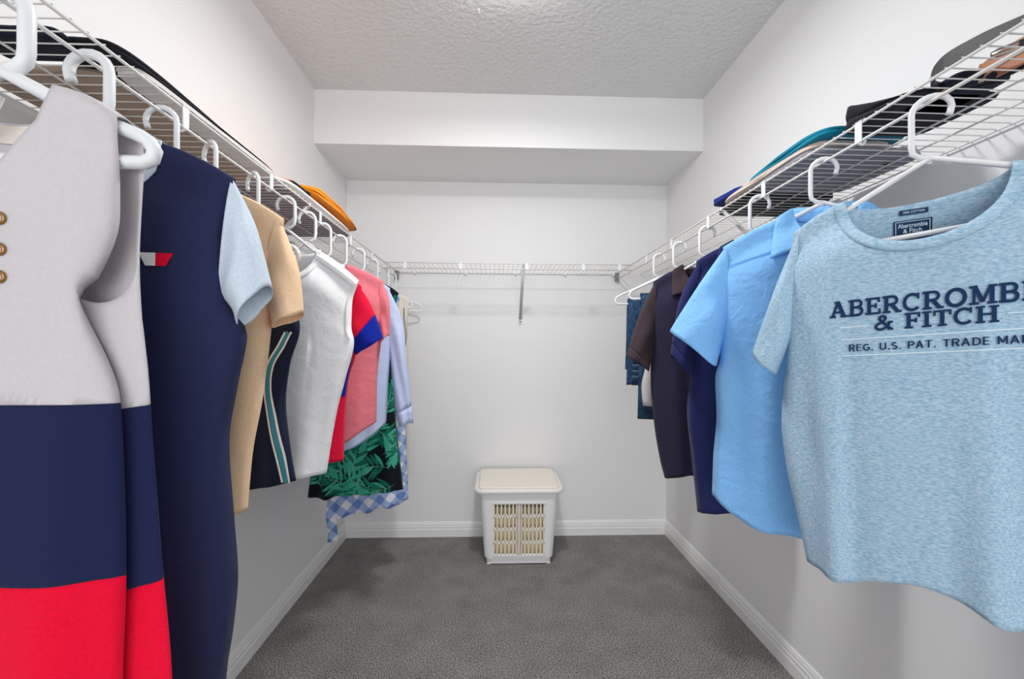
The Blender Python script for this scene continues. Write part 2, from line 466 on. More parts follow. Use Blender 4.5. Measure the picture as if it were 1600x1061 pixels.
    def neckband(s, mat, parent, w=.017):
        for fr in (True, False):
            V = []; F = []; P = s.neck_curve(fr); n = len(P)
            for i, p in enumerate(P):
                a = Vector(P[max(i-1, 0)]); b = Vector(P[min(i+1, n-1)]); t_ = (b-a).normalized(); nn = Vector((t_.y, -t_.x))
                for k in range(4):
                    c = Vector(p)+nn*(w*k/3)
                    y = s.on(c.x, c.y, .0024 if fr else -.0024, fr)[1]
                    V.append((c.x, y, c.y))
            for i in range(n-1):
                for k in range(3): a = i*4+k; F.append((a, a+1, a+5, a+4))
            mesh_obj('neckband', V, F, mat, parent, solid=.0022)
def grid_faces(nu, nv, base_=0):
    return [(base_+j*(nu+1)+i, base_+j*(nu+1)+i+1, base_+(j+1)*(nu+1)+i+1, base_+(j+1)*(nu+1)+i) for j in range(nv) for i in range(nu)]
def sleeve(name, topc, botc, mat, parent, T=.028, open_=.9, s0=0, mirror=1, seed=0, solid=.0016, y0=0, split=None, mat2=None, name2=None, wr=.003, T0=.35, tilt=0, inset=.010):
    """topc: (x,z) polyline shoulder->cuff outer, botc: underarm->cuff inner"""
    rr = random.Random(seed); ph = [rr.uniform(0, 6) for _ in range(4)]
    def rs(c, n):
        P = catmull([Vector((p[0], p[1], 0)) for p in c], 8) if len(c) > 2 else [Vector((*c[0], 0)).lerp(Vector((*c[1], 0)), k/8) for k in range(9)]
        L = [0]
        for i in range(1, len(P)): L.append(L[-1]+(P[i]-P[i-1]).length)
        out = []
        for k in range(n+1):
            d = L[-1]*k/n; i = 0
            while i < len(L)-2 and L[i+1] < d: i += 1
            t_ = (d-L[i])/(L[i+1]-L[i]+1e-9); out.append(P[i].lerp(P[i+1], min(1, t_)))
        return out
    nu, nw = 24, 14
    topc = [(topc[0][0]-inset, topc[0][1]+inset*.9)]+list(topc[1:]); botc = [(botc[0][0]-.012, botc[0][1])]+list(botc[1:])
    A = rs(topc, nu); B = rs(botc, nu)
    ring = []
    for i in range(nu+1):
        u = i/nu; g = []
        for k in range(2*nw):
            a = 2*math.pi*k/(2*nw); wq = .5-.5*math.cos(a)
            p = A[i].lerp(B[i], wq)
            th = T*(T0+(1-T0)*smooth01(u*2))*(.75+.25*open_*u)
            y = -math.sin(a)*th + y0
            y += wr*math.sin(9*wq+5*u+ph[0])*smooth01(u*3)*abs(math.sin(a))
            g.append((mirror*p.x+s0, y, p.y+tilt*mirror*p.x+wr*.5*math.sin(3*a+ph[1])*(u > .95)))
        ring.append(g)
    def emit(nm, i0, i1, mt):
        V = [p for g in ring[i0:i1+1] for p in g]; n = 2*nw
        F = [(i*n+k, i*n+(k+1) % n, (i+1)*n+(k+1) % n, (i+1)*n+k) for i in range(i1-i0) for k in range(n)]
        if mirror < 0: F = [f_[::-1] for f_ in F]
        return mesh_obj(nm, V, F, mt, parent, [(p[0], p[2]) for p in V], solid=solid)
    if split is None: return emit(name, 0, nu, mat)
    k = int(split*nu); emit(name, 0, k, mat); return emit(name2, k, nu, mat2)
RODX = {'L': SL, 'R': SR}
def garment(name, label, cat, side, d, phi, hem, group):
    t = thing(name, label, cat, (RODX[side], d, hem), -R(phi), group); return t
def settle(t):
    z = t.location.z
    for c in t.children: c.location.z -= z
def ring(name, c, n, rad, r, mat, parent, seg=20):
    n = Vector(n).normalized(); a = n.orthogonal().normalized(); b_ = n.cross(a)
    b = MB(); b.tube([Vector(c)+(a*math.cos(2*math.pi*k/seg)+b_*math.sin(2*math.pi*k/seg))*rad for k in range(seg)], r, 6, closed=True)
    return b.build(name, mat, parent)
def button(body, x, z, mat, parent, rad=.0052, front=True):
    p = body.on(x, z, .0035, front); v, f = lathe([(.0001, .0012), (rad*.7, .0012), (rad, .0022), (rad, 0), (rad*.9, -.001), (.0001, -.001)], 14)
    v = [(a+p[0], p[1]-c, b+p[2]) for a, b, c in v]; return mesh_obj('button', v, f, mat, parent)
def text_mesh(s, bold=0):
    cu = bpy.data.curves.new('t', 'FONT'); cu.body = s; cu.size = 1; cu.offset = bold; cu.resolution_u = 3
    o = bpy.data.objects.new('t', cu); C.objects.link(o); bpy.context.view_layer.update()
    me = bpy.data.meshes.new_from_object(o); V = [tuple(v.co) for v in me.vertices]; F = [tuple(p.vertices) for p in me.polygons]
    bpy.data.objects.remove(o); bpy.data.meshes.remove(me); bpy.data.curves.remove(cu)
    x0 = min(v[0] for v in V); x1 = max(v[0] for v in V); y1 = max(v[1] for v in V)
    return [((v[0]-x0)/(x1-x0), v[1]/y1) for v in V], F
def lay_text(name, body, s, x0, x1, z0, h, mat, parent, bold=0, off=.0034, front=True, tilt=0, flip=False):
    V, F = text_mesh(s, bold)
    if flip: F = [f[::-1] for f in F]
    P = [body.on(x0+(x1-x0)*v[0], z0+h*v[1]+tilt*(x0+(x1-x0)*v[0]), off, front) for v in V]
    return mesh_obj(name, P, F, mat, parent, smooth=False)
# slab-serif capitals: strokes as (polyline, thickness); unit cap height
def arc(cx, cy, rx, ry, a0, a1, n=14): return [(cx+rx*math.cos(R(a0+(a1-a0)*i/n)), cy+ry*math.sin(R(a0+(a1-a0)*i/n))) for i in range(n+1)]
S_ = .2; H_ = .13
def hb(x0, x1, y): return ([(x0, y), (x1, y)], H_)
GL = {
 'A': (.98, [([(.17, .05), (.47, 1)], .15), ([(.45, 1), (.80, .05)], .22), hb(.26, .72, .33), hb(0, .36, .065), hb(.60, 1, .065), hb(.28, .5, .935)]),
 'B': (.86, [([(.2, 0), (.2, 1)], S_), ([(.1, .935), (.45, .935)]+arc(.5, .735, .2, .2, 90, -90)+[(.2, .53)], .15), ([(.45, .52)]+arc(.52, .295, .22, .23, 90, -90)+[(.1, .065)], .16), hb(0, .4, .935), hb(0, .4, .065)]),
 'E': (.82, [([(.2, 0), (.2, 1)], S_), hb(0, .74, .935), hb(0, .78, .065), hb(.2, .56, .51), ([(.70, 1), (.70, .70)], .12), ([(.74, 0), (.74, .32)], .12), ([(.55, .36), (.55, .66)], .11)]),
 'R': (.94, [([(.2, 0), (.2, 1)], S_), ([(.1, .935), (.45, .935)]+arc(.5, .715, .22, .22, 90, -90)+[(.2, .49)], .15), ([(.45, .5), (.78, .05)], .2), hb(0, .42, .935), hb(0, .42, .065), hb(.64, .96, .065)]),
 'C': (.88, [(arc(.46, .5, .37, .435, 48, 318, 22), .17), ([(.74, 1), (.74, .66)], .11)]),
 'O': (.96, [(arc(.47, .5, .38, .43, 0, 360, 28), .19)]),
 'M': (1.14, [([(.2, 0), (.2, 1)], .13), ([(.94, 0), (.94, 1)], .2), ([(.22, 1), (.56, .12)], .2), ([(.56, .12), (.90, 1)], .13), hb(0, .34, .935), hb(.8, 1.14, .935), hb(0, .4, .065), hb(.74, 1.14, .065)]),
 'I': (.46, [([(.22, 0), (.22, 1)], S_), hb(0, .44, .935), hb(0, .44, .065)]),
 'F': (.78, [([(.2, 0), (.2, 1)], S_), hb(0, .74, .935), hb(.2, .56, .5), ([(.70, 1), (.70, .68)], .12), ([(.55, .35), (.55, .65)], .11), hb(0, .42, .065)]),
 'T': (.84, [([(.41, 0), (.41, 1)], S_), hb(0, .82, .935), ([(.055, 1), (.055, .66)], .11), ([(.765, 1), (.765, .66)], .11), hb(.2, .62, .065)]),
 'H': (1.0, [([(.2, 0), (.2, 1)], S_), ([(.78, 0), (.78, 1)], S_), hb(.2, .78, .51), hb(0, .4, .935), hb(.58, .98, .935), hb(0, .4, .065), hb(.58, .98, .065)]),
 '&': (1.02, [([(.92, .03), (.34, .66)]+arc(.45, .79, .15, .15, 215, -40, 14)+[(.5, .6), (.22, .42)]+arc(.34, .25, .24, .19, 135, 300, 12)+[(.66, .2), (.84, .52)], .16), hb(.7, 1.0, .065), hb(.7, .98, .52)]),
 ' ': (.42, [])}
GS = {
 'R': (.74, [([(.09, 0), (.09, 1)], .18), ([(.09, .92), (.40, .92)]+arc(.42, .71, .22, .21, 90, -90)+[(.09, .5)], .17), ([(.38, .5), (.64, 0)], .19)]),
 'E': (.62, [([(.09, 0), (.09, 1)], .18), hb(0, .58, .93), hb(0, .6, .07), hb(0, .52, .5)]),
 'G': (.82, [(arc(.42, .5, .33, .42, 45, 330, 20), .17), ([(.45, .45), (.80, .45)], .15), ([(.71, .1), (.71, .5)], .17)]),
 'U': (.78, [([(.1, 1), (.1, .36)]+arc(.38, .36, .28, .28, 180, 360)+[(.66, 1)], .18)]),
 'S': (.66, [(arc(.32, .72, .23, .20, 40, 270, 12)+arc(.32, .28, .25, .20, 90, -140, 12), .17)]),
 'P': (.68, [([(.09, 0), (.09, 1)], .18), ([(.09, .92), (.38, .92)]+arc(.40, .69, .21, .23, 90, -90)+[(.09, .46)], .17)]),
 'A': (.82, [([(.06, 0), (.39, 1)], .18), ([(.37, 1), (.70, 0)], .18), ([(.2, .33), (.56, .33)], .15)]),
 'T': (.66, [([(.32, 0), (.32, 1)], .18), hb(0, .64, .92)]),
 'D': (.78, [([(.09, 0), (.09, 1)], .18), ([(.09, .92), (.32, .92)]+arc(.34, .5, .34, .42, 90, -90)+[(.09, .08)], .17)]),
 'M': (.96, [([(.09, 0), (.09, 1)], .18), ([(.82, 0), (.82, 1)], .18), ([(.1, .98), (.455, .2)], .17), ([(.455, .2), (.81, .98)], .17)]),
 'K': (.74, [([(.09, 0), (.09, 1)], .18), ([(.12, .4), (.62, 1)], .18), ([(.28, .56), (.66, 0)], .19)]),
 '.': (.24, [([(.02, .09), (.2, .09)], .18)]), ' ': (.40, [])}
def slab_text(name, body, s, x0, x1, z0, h, mat, parent, tilt, GL=GL, gap=.06):
    V = []; F = []
    wtot = sum(GL[c][0]+gap for c in s)-gap; sx = (x1-x0)/wtot; cx = 0
    for c in s:
        w_, strokes = GL[c]
        for pl_, th in strokes:
            P = []
            for a, b in zip(pl_, pl_[1:]):
                n = max(1, int(math.hypot(b[0]-a[0], b[1]-a[1])/.12)) if len(pl_) < 4 else 1
                P += [(a[0]+(b[0]-a[0])*k/n, a[1]+(b[1]-a[1])*k/n) for k in range(n)]
            P.append(pl_[-1]); k0 = len(V); N = len(P); closed = math.hypot(P[0][0]-P[-1][0], P[0][1]-P[-1][1]) < 1e-6
            for i in range(N):
                a = P[i-1] if i > 0 else (P[-2] if closed else P[i]); b = P[i+1] if i < N-1 else (P[1] if closed else P[i])
                tx, ty = b[0]-a[0], b[1]-a[1]; l = math.hypot(tx, ty); nx, ny = -ty/l, tx/l
                for sg in (.5, -.5):
                    gx = cx+P[i][0]+nx*th*sg; gz = P[i][1]+ny*th*sg
                    X = x0+gx*sx; V.append(body.on(X, z0+gz*h+tilt*X, .0036))
            F += [(k0+2*i, k0+2*i+1, k0+2*i+3, k0+2*i+2) for i in range(N-1)]
        cx += w_+gap
    return mesh_obj(name, V, F, mat, parent, smooth=False)

GL_L, GL_R = 'garments hanging on the left rod', 'garments hanging on the right rod'
M['white_cloth'] = cloth('white_cotton', (206, 201, 204), wrinkle=.25, var=.012)
M['cream_cloth'] = cloth('cream_cotton', (232, 222, 212), wrinkle=.2)
M['navy'] = cloth('navy_crepe', (30, 36, 74), wrinkle=.2)
M['red'] = cloth('red_crepe', (236, 8, 52), wrinkle=.15)
M['navy2'] = cloth('dark_navy_jersey', (40, 46, 80), wrinkle=.4)
M['paleblue'] = cloth('pale_blue_jersey', (208, 222, 234), wrinkle=.2)
M['peach'] = cloth('peach_jersey', (252, 212, 172), wrinkle=.25)
M['navy3'] = cloth('midnight_jersey', (30, 36, 60), wrinkle=.3)
M['teal'] = cloth('teal_stripe', (70, 150, 170))
M['white2'] = cloth('bright_white_cotton', (250, 251, 253), wrinkle=.35)
M['pure'] = cloth('white_trim', (244, 244, 244))
M['red2'] = cloth('red_sports_cotton', (222, 18, 58), wrinkle=.3)
M['royal'] = cloth('royal_blue_cotton', (12, 36, 150), wrinkle=.2)
M['pink'] = cloth('dusty_pink_cotton', (222, 122, 132), wrinkle=.7)
M['gold'] = M['brass']
LACE = M['white_cloth']

# ---- A: colour-block dress, nearest on the left
H1 = hanger('thick white plastic hanger carrying the colour-block dress, nearest on the left rod', SL, .554, 0, 1, .0086, (.078, 1.462), (.147, 1.4345), 0.184, True, jz=1.492, endh=.026)
A = garment('sleeveless_dress', 'sleeveless dress in white, navy and red blocks with gold eyelets at the neck', 'dress', 'L', .554, 0, .45, GL_L)
kw = dict(sh=(.149, 1.432), nk=(.080, 1.464), fd=1.315, bd=1.437, hem=.45, neck='v', s0=.0, auto=(2.2, .006), seed=3, shy=.0105)
Af = Body(edge=[(.149, 1.432), (.151, 1.312), (.127, 1.238), (.107, 1.220), (.0995, 1.214), (.103, 1.206), (.154, 1.08), (.162, .873), (.159, .739), (.16, .45)], soft=True, T=.022, yf=-.010, folds=[(.09, .03, .03, .012), (-.06, 0, .03, .01), (.0, .02, .018, .006)], **kw)
Ab = Body(edge=[(.149, 1.432), (.160, 1.385), (.156, 1.265), (.168, 1.093), (.187, .878), (.200, .738), (.21, .45)], T=.02, yb=.012, **kw)
def split_dress():
    SETS = []
    V, F, UV = Af.mesh(70, ('f',)); k = len(V)
    v2, f2, uv2 = Ab.mesh(70, ('b',)); V += v2; UV += uv2; F += [tuple(i+k for i in f_) for f_ in f2]
    nu_ = len(Af.us); Af.bridge(V, F, UV, lambda i: i, lambda i: k+i)
    nb, mb = len(V), len(F)
    for sg in (1, -1):
        k = len(V); NJ, NI = 60, 10
        for j in range(NJ+1):
            v = j/NJ; zf = 1.214+(.45-1.214)*v; zb = 1.268+(.45-1.268)*v
            pf = Vector((Af.edge(zf, sg)-sg*.010, Af.yf+.010, zf)); pb = Vector((Ab.edge(zb, sg), Ab.yb, zb))
            for i in range(NI+1):
                u = i/NI; p = pf.lerp(pb, u); p.x += sg*.010*math.sin(math.pi*u)*(1-.5*v)-sg*0.004*math.sin(2*math.pi*u)
                if v < .12: p.z -= .030*math.sin(math.pi*u)*(1-v/.12)
                V.append(tuple(p)); UV.append((p.x+p.y, p.z))
        F += [(f_ if sg > 0 else f_[::-1]) for f_ in grid_faces(NI, NJ, k)]
    SETS.append((V[:nb], F[:mb])); SETS.append(([V[k] for k in range(nb, len(V))], [tuple(a-nb for a in f_) for f_ in F[mb:]]))
    def cut(name, z0, z1, mat):
        bm = bmesh.new()
        for gi, (vv, ff) in enumerate(SETS):
            me = bpy.data.meshes.new('tmp'); me.from_pydata(vv, [], ff); b2 = bmesh.new(); b2.from_mesh(me)
            for z, up_ in ((z0, False), (z1, True)):
                if z is None: continue
                co, no = ((0, 0, z), Vector((0, 0, 1)))
                if gi == 1:      # side panels sag: their seams slope down towards the front edge
                    dz = .010 if z > 1 else .022
                    co, no = ((0, .010, z-dz+.006), Vector((0, -.55 if z > 1 else -.9, 1)).normalized())
                bmesh.ops.bisect_plane(b2, geom=b2.verts[:]+b2.edges[:]+b2.faces[:], plane_co=co, plane_no=no, clear_outer=up_, clear_inner=not up_)
            b2.to_mesh(me); b2.free(); bm.from_mesh(me); bpy.data.meshes.remove(me)
        me = bpy.data.meshes.new(name)
        bm.to_mesh(me); bm.free(); me.polygons.foreach_set('use_smooth', [True]*len(me.polygons)); me.materials.append(mat)
        o = bpy.data.objects.new(name, me); C.objects.link(o); o.parent = A
        sm = o.modifiers.new('thickness', 'SOLIDIFY'); sm.thickness = .0016; sm.offset = 0
        return o
    cut('bodice', 1.083, None, M['white_cloth']); cut('waist_panel', .873, 1.083, M['navy']); cut('skirt', None, .873, M['red'])
split_dress()
Ab.ribbon('back_facing', [(p[0], p[1]-.004) for p in Ab.neck_curve(False, 12)], .022, M['cream_cloth'], A, off=.003, front=False, side=-1)
for sg in (1, -1):
    for z in (1.300, 1.264, 1.232): ring('eyelet', Af.on(sg*.034+.001, z, .003), (0, 1, .1), .0062, .0017, M['gold'], A)
b = MB()
for i, (za, zb) in enumerate(((1.300, 1.264), (1.264, 1.232))):
    for sg in (1, -1):
        p, q_ = Vector(Af.on(sg*.034+.001, za, .006)), Vector(Af.on(-sg*.034+.001, zb, .006)); b.tube([p, p.lerp(q_, .5)+Vector((0, -.003-.002*sg, 0)), q_], .0018, 6)
p, q_ = Vector(Af.on(-.029, 1.232, .006)), Vector(Af.on(.031, 1.232, .006)); b.tube([p, q_], .0018, 6)
b.build('lace', LACE, A)
b = MB(); b.tube([(.006, -.014, 1.378), (.006, -.020, 1.345), (.004, -.028, 1.318)], .0028, 8); b.build('hanging_loop', LACE, A)
Ab.patch('care_tag', [(.008, 1.383), (.020, 1.383), (.020, 1.366), (.008, 1.366)], M['navy3'], A, off=.003, front=False)
# slit of the lace-up placket
Af.ribbon('placket_edge', [(.003, 1.318), (.004, 1.28), (.003, 1.215)], .003, M['cream_cloth'], A, side=0)
settle(A)

# ---- B: long navy dress with pale blue sleeves
hanger('thick white plastic hanger inside the long navy dress', SL, .667, R(-5), 1, .0074, (.088, 1.462), (.204, 1.410), .168)
B = garment('long_dress', 'long dark navy dress with pale blue sleeves and a small white and red badge', 'dress', 'L', .667, -5, .36, GL_L)
Bb = Body((.204, 1.410), (.088, 1.462), 1.36, 1.44, [(.204, 1.41), (.192, 1.293), (.200, 1.213), (.224, 1.174), (.211, 1.094), (.199, 1.005), (.207, .886), (.213, .796), (.208, .727), (.197, .638), (.19, .36)], .36, T=.034,
          folds=[(.10, .03, .035, .022), (.17, 0, .03, .014), (.02, .0, .03, .012)], auto=(3.2, .008), seed=5, shy=.0105)
Bb.build('body', M['navy2'], B, 70); Bb.neckband(M['paleblue'], B, .02)
for s_ in (1, -1): sleeve('sleeve', [(.203, 1.411), (.233, 1.344), (.257, 1.246)], [(.196, 1.235), (.205, 1.21), (.213, 1.186)], M['paleblue'], B, T=.036, mirror=s_, seed=4, T0=.4, inset=.002)
Bb.patch('badge_white', [(.092, 1.288), (.114, 1.288), (.114, 1.269), (.101, 1.269)], M['pure'], B, off=.003)
Bb.patch('badge_red', [(.114, 1.288), (.136, 1.288), (.127, 1.269), (.114, 1.269)], M['red'], B, off=.003)
settle(B)

# ---- C: peach T-shirt dress
hanger('white plastic hanger inside the peach T-shirt', SL, .806, R(-10), 1, nk=(.10, 1.445), sh=(.206, 1.394), half=.172)
Cg = garment('peach_shirt', 'peach short-sleeved shirt hanging behind the long navy dress', 'shirt', 'L', .806, -10, .843, GL_L)
Cb = Body((.206, 1.394), (.10, 1.445), 1.35, 1.425, [(.206, 1.394), (.192, 1.30), (.186, 1.20), (.171, 1.057), (.154, .949), (.146, .843)], .843, T=.032, folds=[(.12, .1, .02, .012)], seed=8)
Cb.build('body', M['peach'], Cg); Cb.neckband(M['peach'], Cg)
for s_ in (1, -1): sleeve('sleeve', [(.205, 1.396), (.230, 1.31), (.240, 1.217)], [(.178, 1.27), (.18, 1.235), (.190, 1.190)], M['peach'], Cg, T=.045, mirror=s_, seed=9, T0=.3, wr=.004)
settle(Cg)

# ---- empty hanger, then D: navy sports dress with side stripe
hanger('white plastic hanger between the peach shirt and the striped navy vest', SL, .939, R(32), 1, half=.185)
hanger('white plastic hanger inside the navy vest with a teal side stripe', SL, 1.101, R(32), 1, half=.188, nk=(.11, 1.415), sh=(.165, 1.392))
D = garment('sports_vest', 'sleeveless midnight navy vest with white and teal side stripe', 'vest', 'L', 1.101, 32, .825, GL_L)
Db = Body((.165, 1.380), (.11, 1.415), 1.33, 1.40, [(.165, 1.38), (.150, 1.29), (.188, 1.192), (.150, 1.110), (.130, 1.019), (.153, .918), (.180, .840)], .825, T=.03, hemu=[(0, .84), (.3, .82), (.55, .811), (.8, .825), (1, .845)], seed=11, folds=[(.06, 0, .025, .012)])
Db.build('body', M['navy3'], D)
sp = [(.170, 1.186), (.148, 1.155), (.116, 1.110), (.106, 1.049), (.120, .975), (.146, .895), (.163, .842)]
Db.ribbon('white_stripe', [(x-.007, z) for x, z in sp], .0045, M['pure'], D, side=0); Db.ribbon('teal_stripe', [(x+.002, z) for x, z in sp], .010, M['teal'], D, side=0); Db.ribbon('white_stripe', [(x+.0095, z) for x, z in sp], .004, M['pure'], D, side=0)
settle(D)

# ---- E: white sleeveless blouse
hanger('white plastic hanger inside the white sleeveless blouse', SL, 1.271, R(-5), 1, nk=(.085, 1.435), sh=(.204, 1.346), half=.185)
E = garment('sleeveless_blouse', 'plain white sleeveless blouse between the striped navy vest and the red shirt', 'blouse', 'L', 1.271, -5, .785, GL_L)
Eb = Body((.204, 1.346), (.085, 1.435), 1.35, 1.42, [(.204, 1.346), (.186, 1.285), (.184, 1.21), (.192, 1.17), (.169, 1.063), (.146, .969), (.130, .876), (.117, .785)], .785, T=.034, folds=[(-.02, .05, .03, .016), (.07, .1, .03, .010)], auto=(3, .008), seed=13)
Eb.build('body', M['white2'], E); Eb.neckband(M['white2'], E, .016)
for s_ in (1, -1): Eb.ribbon('armhole_binding', [(s_*x, z) for x, z in ((.200, 1.34), (.181, 1.285), (.178, 1.21), (.186, 1.175))], .007, M['pure'], E, side=-s_, solid=.002)
Eb.ribbon('shoulder_yoke', [(.09, 1.424), (.15, 1.383), (.202, 1.342)], .018, M['white2'], E, side=-1, solid=.002)
settle(E)

# ---- F: red and blue sports tee
hanger('white plastic hanger inside the red and blue T-shirt', SL, 1.411, R(-15), 1, nk=(.085, 1.42), sh=(.167, 1.350), half=.14)
Fg = garment('sports_shirt', 'red T-shirt with royal blue sleeve ends and side panel', 'shirt', 'L', 1.411, -15, .78, GL_L)
Fb = Body((.167, 1.350), (.085, 1.42), 1.34, 1.40, [(.167, 1.35), (.150, 1.25), (.150, 1.14), (.129, 1.052), (.118, .925), (.114, .78)], .78, T=.026, seed=15)
Fb.build('body', M['red2'], Fg); Fb.neckband(M['royal'], Fg, .014)
Fb.ribbon('side_panel', [(.146, 1.15), (.128, 1.06), (.118, .99)], .016, M['royal'], Fg, side=-1)
for s_ in (1, -1): sleeve('sleeve', [(.166, 1.352), (.200, 1.287), (.237, 1.186)], [(.135, 1.22), (.13, 1.17), (.150, 1.128)], M['red2'], Fg, T=.032, mirror=s_, seed=16, split=.6, mat2=M['royal'], name2='sleeve_end')
settle(Fg)

# ---- G: dusty pink shirt
hanger('white plastic hanger inside the dusty pink shirt', SL, 1.539, R(-20), 1, nk=(.075, 1.445), sh=(.205, 1.394), half=.155)
G = garment('pink_shirt', 'dusty pink cotton shirt with rolled short sleeves', 'shirt', 'L', 1.539, -20, .81, GL_L)
Gb = Body((.205, 1.394), (.075, 1.445), 1.36, 1.43, [(.205, 1.394), (.20, 1.2), (.19, 1.1), (.184, 1.018), (.183, .88)], .82, T=.03, hemu=[(0, .88), (.15, .85), (.3, .815), (.5, .805), (.7, .815), (.85, .85), (1, .88)], folds=[(.12, .0, .02, .012)], seed=17)
Gb.build('body', M['pink'], G); Gb.neckband(M['pink'], G, .03)
for s_ in (1, -1):
    sleeve('sleeve', [(.204, 1.396), (.225, 1.33), (.228, 1.20)], [(.19, 1.25), (.188, 1.21), (.186, 1.168)], M['pink'], G, T=.032, mirror=s_, seed=18, wr=.006)
settle(G)

# ---- H: blue and white striped long-sleeved shirt
q = base('blue_hairline_stripe_shirting', (180, 196, 230), .9, .15)
tc = q.add('ShaderNodeTexCoord'); sx_ = q.add('ShaderNodeSeparateXYZ'); q.link(tc.outputs['UV'], sx_.inputs[0])
mm = q.add('ShaderNodeMath', operation='MULTIPLY'); mm.inputs[1].default_value = 2*math.pi/.0045; q.link(sx_.outputs[0], mm.inputs[0])
sn = q.add('ShaderNodeMath', operation='SINE'); q.link(mm.outputs[0], sn.inputs[0])
cr = q.add('ShaderNodeValToRGB'); cr.color_ramp.elements[0].color = rgb((168, 184, 226)); cr.color_ramp.elements[1].color = rgb((208, 217, 240))
mr = q.add('ShaderNodeMapRange'); mr.inputs[1].default_value = -1; mr.inputs[2].default_value = 1; q.link(sn.outputs[0], mr.inputs[0]); q.link(mr.outputs[0], cr.inputs[0]); q.link(cr.outputs[0], q.b.inputs['Base Color'])
bumpy(q, 24, .55, .006, detail=4); M['stripe'] = q.m
hanger('white plastic hanger inside the blue striped shirt', SL, 1.70, R(-20), 1, nk=(.075, 1.44), sh=(.19, 1.388), half=.16)
Hs = garment('striped_shirt', 'blue and white striped long-sleeved shirt hanging past the pink shirt', 'shirt', 'L', 1.70, -20, .76, GL_L)
Hb = Body((.190, 1.388), (.075, 1.44), 1.35, 1.42, [(.190, 1.388), (.195, 1.2), (.185, 1.004), (.178, .85)], .77, T=.028, hemu=[(0, .86), (.15, .81), (.3, .772), (.5, .755), (.7, .772), (.85, .81), (1, .85)], folds=[(.13, 0, .02, .014), (.05, .0, .02, .01)], seed=19)
Hb.build('body', M['stripe'], Hs); Hb.neckband(M['stripe'], Hs, .03)
for s_ in (1, -1): sleeve('sleeve', [(.189, 1.39), (.236, 1.27), (.258, 1.1), (.286, .845)], [(.185, 1.25), (.19, 1.15), (.205, 1.0), (.226, .835)], M['stripe'], Hs, T=.034, mirror=s_, seed=20, wr=.007, split=.9, mat2=M['stripe'], name2='cuff')
settle(Hs)

# ---- I: tropical leaf print dress
M['leafdark'] = cloth('near_black_green_cotton', (14, 22, 32))
M['leaf1'] = cloth('leaf_green', (20, 112, 90)); M['leaf2'] = cloth('leaf_teal_green', (64, 168, 142)); M['leaf3'] = cloth('leaf_pale_rib', (120, 180, 150))
hanger('white plastic hanger inside the leaf-print dress', SL, 1.926, R(-15), 1, nk=(.10, 1.435), sh=(.172, 1.395), half=.16)
I = garment('leaf_print_dress', 'black dress printed with large green palm leaves', 'dress', 'L', 1.926, -15, .51, GL_L)
Ib = Body((.172, 1.395), (.10, 1.435), 1.34, 1.42, [(.172, 1.395), (.145, 1.28), (.150, 1.10), (.165, .814), (.198, .51)], .51, T=.03, folds=[(-.12, .02, .02, .02), (.1, .02, .03, .014)], auto=(4, .010), seed=21)
Ib.build('body', M['leafdark'], I, 60)
def leaf_print(body, parent, x0, x1, z0, z1, seed):
    rr = random.Random(seed); out = {1: ([], []), 2: ([], []), 3: ([], [])}
    def blade(k, a, ang, ln_, wd, lay):
        V, F = out[k]; n = 7; i0 = len(V); dx, dz = math.cos(ang), math.sin(ang); ok = True; tmp = []
        for i in range(n+1):
            t_ = i/n; wv = wd*math.sin(math.pi*min(1, t_*.97+.03))**.8*(1-.25*t_); bend = .12*ln_*t_*t_
            cx = a[0]+dx*ln_*t_-dz*bend; cz = a[1]+dz*ln_*t_+dx*bend
            for sg in (1, -1):
                X, Z = cx-dz*wv*sg, cz+dx*wv*sg
                X = max(body.edge(Z, -1)+.004, min(body.edge(Z, 1)-.004, X)); Z = max(z0+.002, Z)
                tmp.append(body.on(X, Z, .0028+.0004*lay))
        V.extend(tmp); F.extend([(i0+2*i, i0+2*i+1, i0+2*i+3, i0+2*i+2) for i in range(n)])
    z = z0-.02; row = 0
    while z < z1:
        x = x0+(row % 2)*.045
        while x < x1:
            ang = rr.uniform(0, 6.28); Lr = rr.uniform(.12, .18); lay = rr.randint(0, 3)
            ax, az = x+rr.uniform(-.02, .02), z+rr.uniform(-.02, .02)
            for i in range(1, 9):
                t_ = i/8; p = (ax+math.cos(ang)*Lr*t_, az+math.sin(ang)*Lr*t_)
                for sg in (1, -1):
                    blade(rr.choice((1, 1, 2, 2)), p, ang+sg*(1.0-.55*t_)+rr.uniform(-.12, .12), 0.074*(1.05-.45*t_), 0.0085, lay)
            blade(3, (ax, az), ang, Lr*1.05, .0016, lay+1)
            x += .080
        z += .060; row += 1
    for k, nm in ((1, 'leaf_print'), (2, 'leaf_print'), (3, 'leaf_rib_print')):
        o = mesh_obj(nm, out[k][0], out[k][1], M['leaf%d' % k], parent, smooth=False); o['kind'] = 'stuff'
leaf_print(Ib, I, -.19, .19, .51, .90, 5)
Ib.ribbon('strap_print', [(.165, 1.388), (.150, 1.28), (.150, 1.12), (.160, .9)], .012, M['leaf1'], I, side=-1)
settle(I)

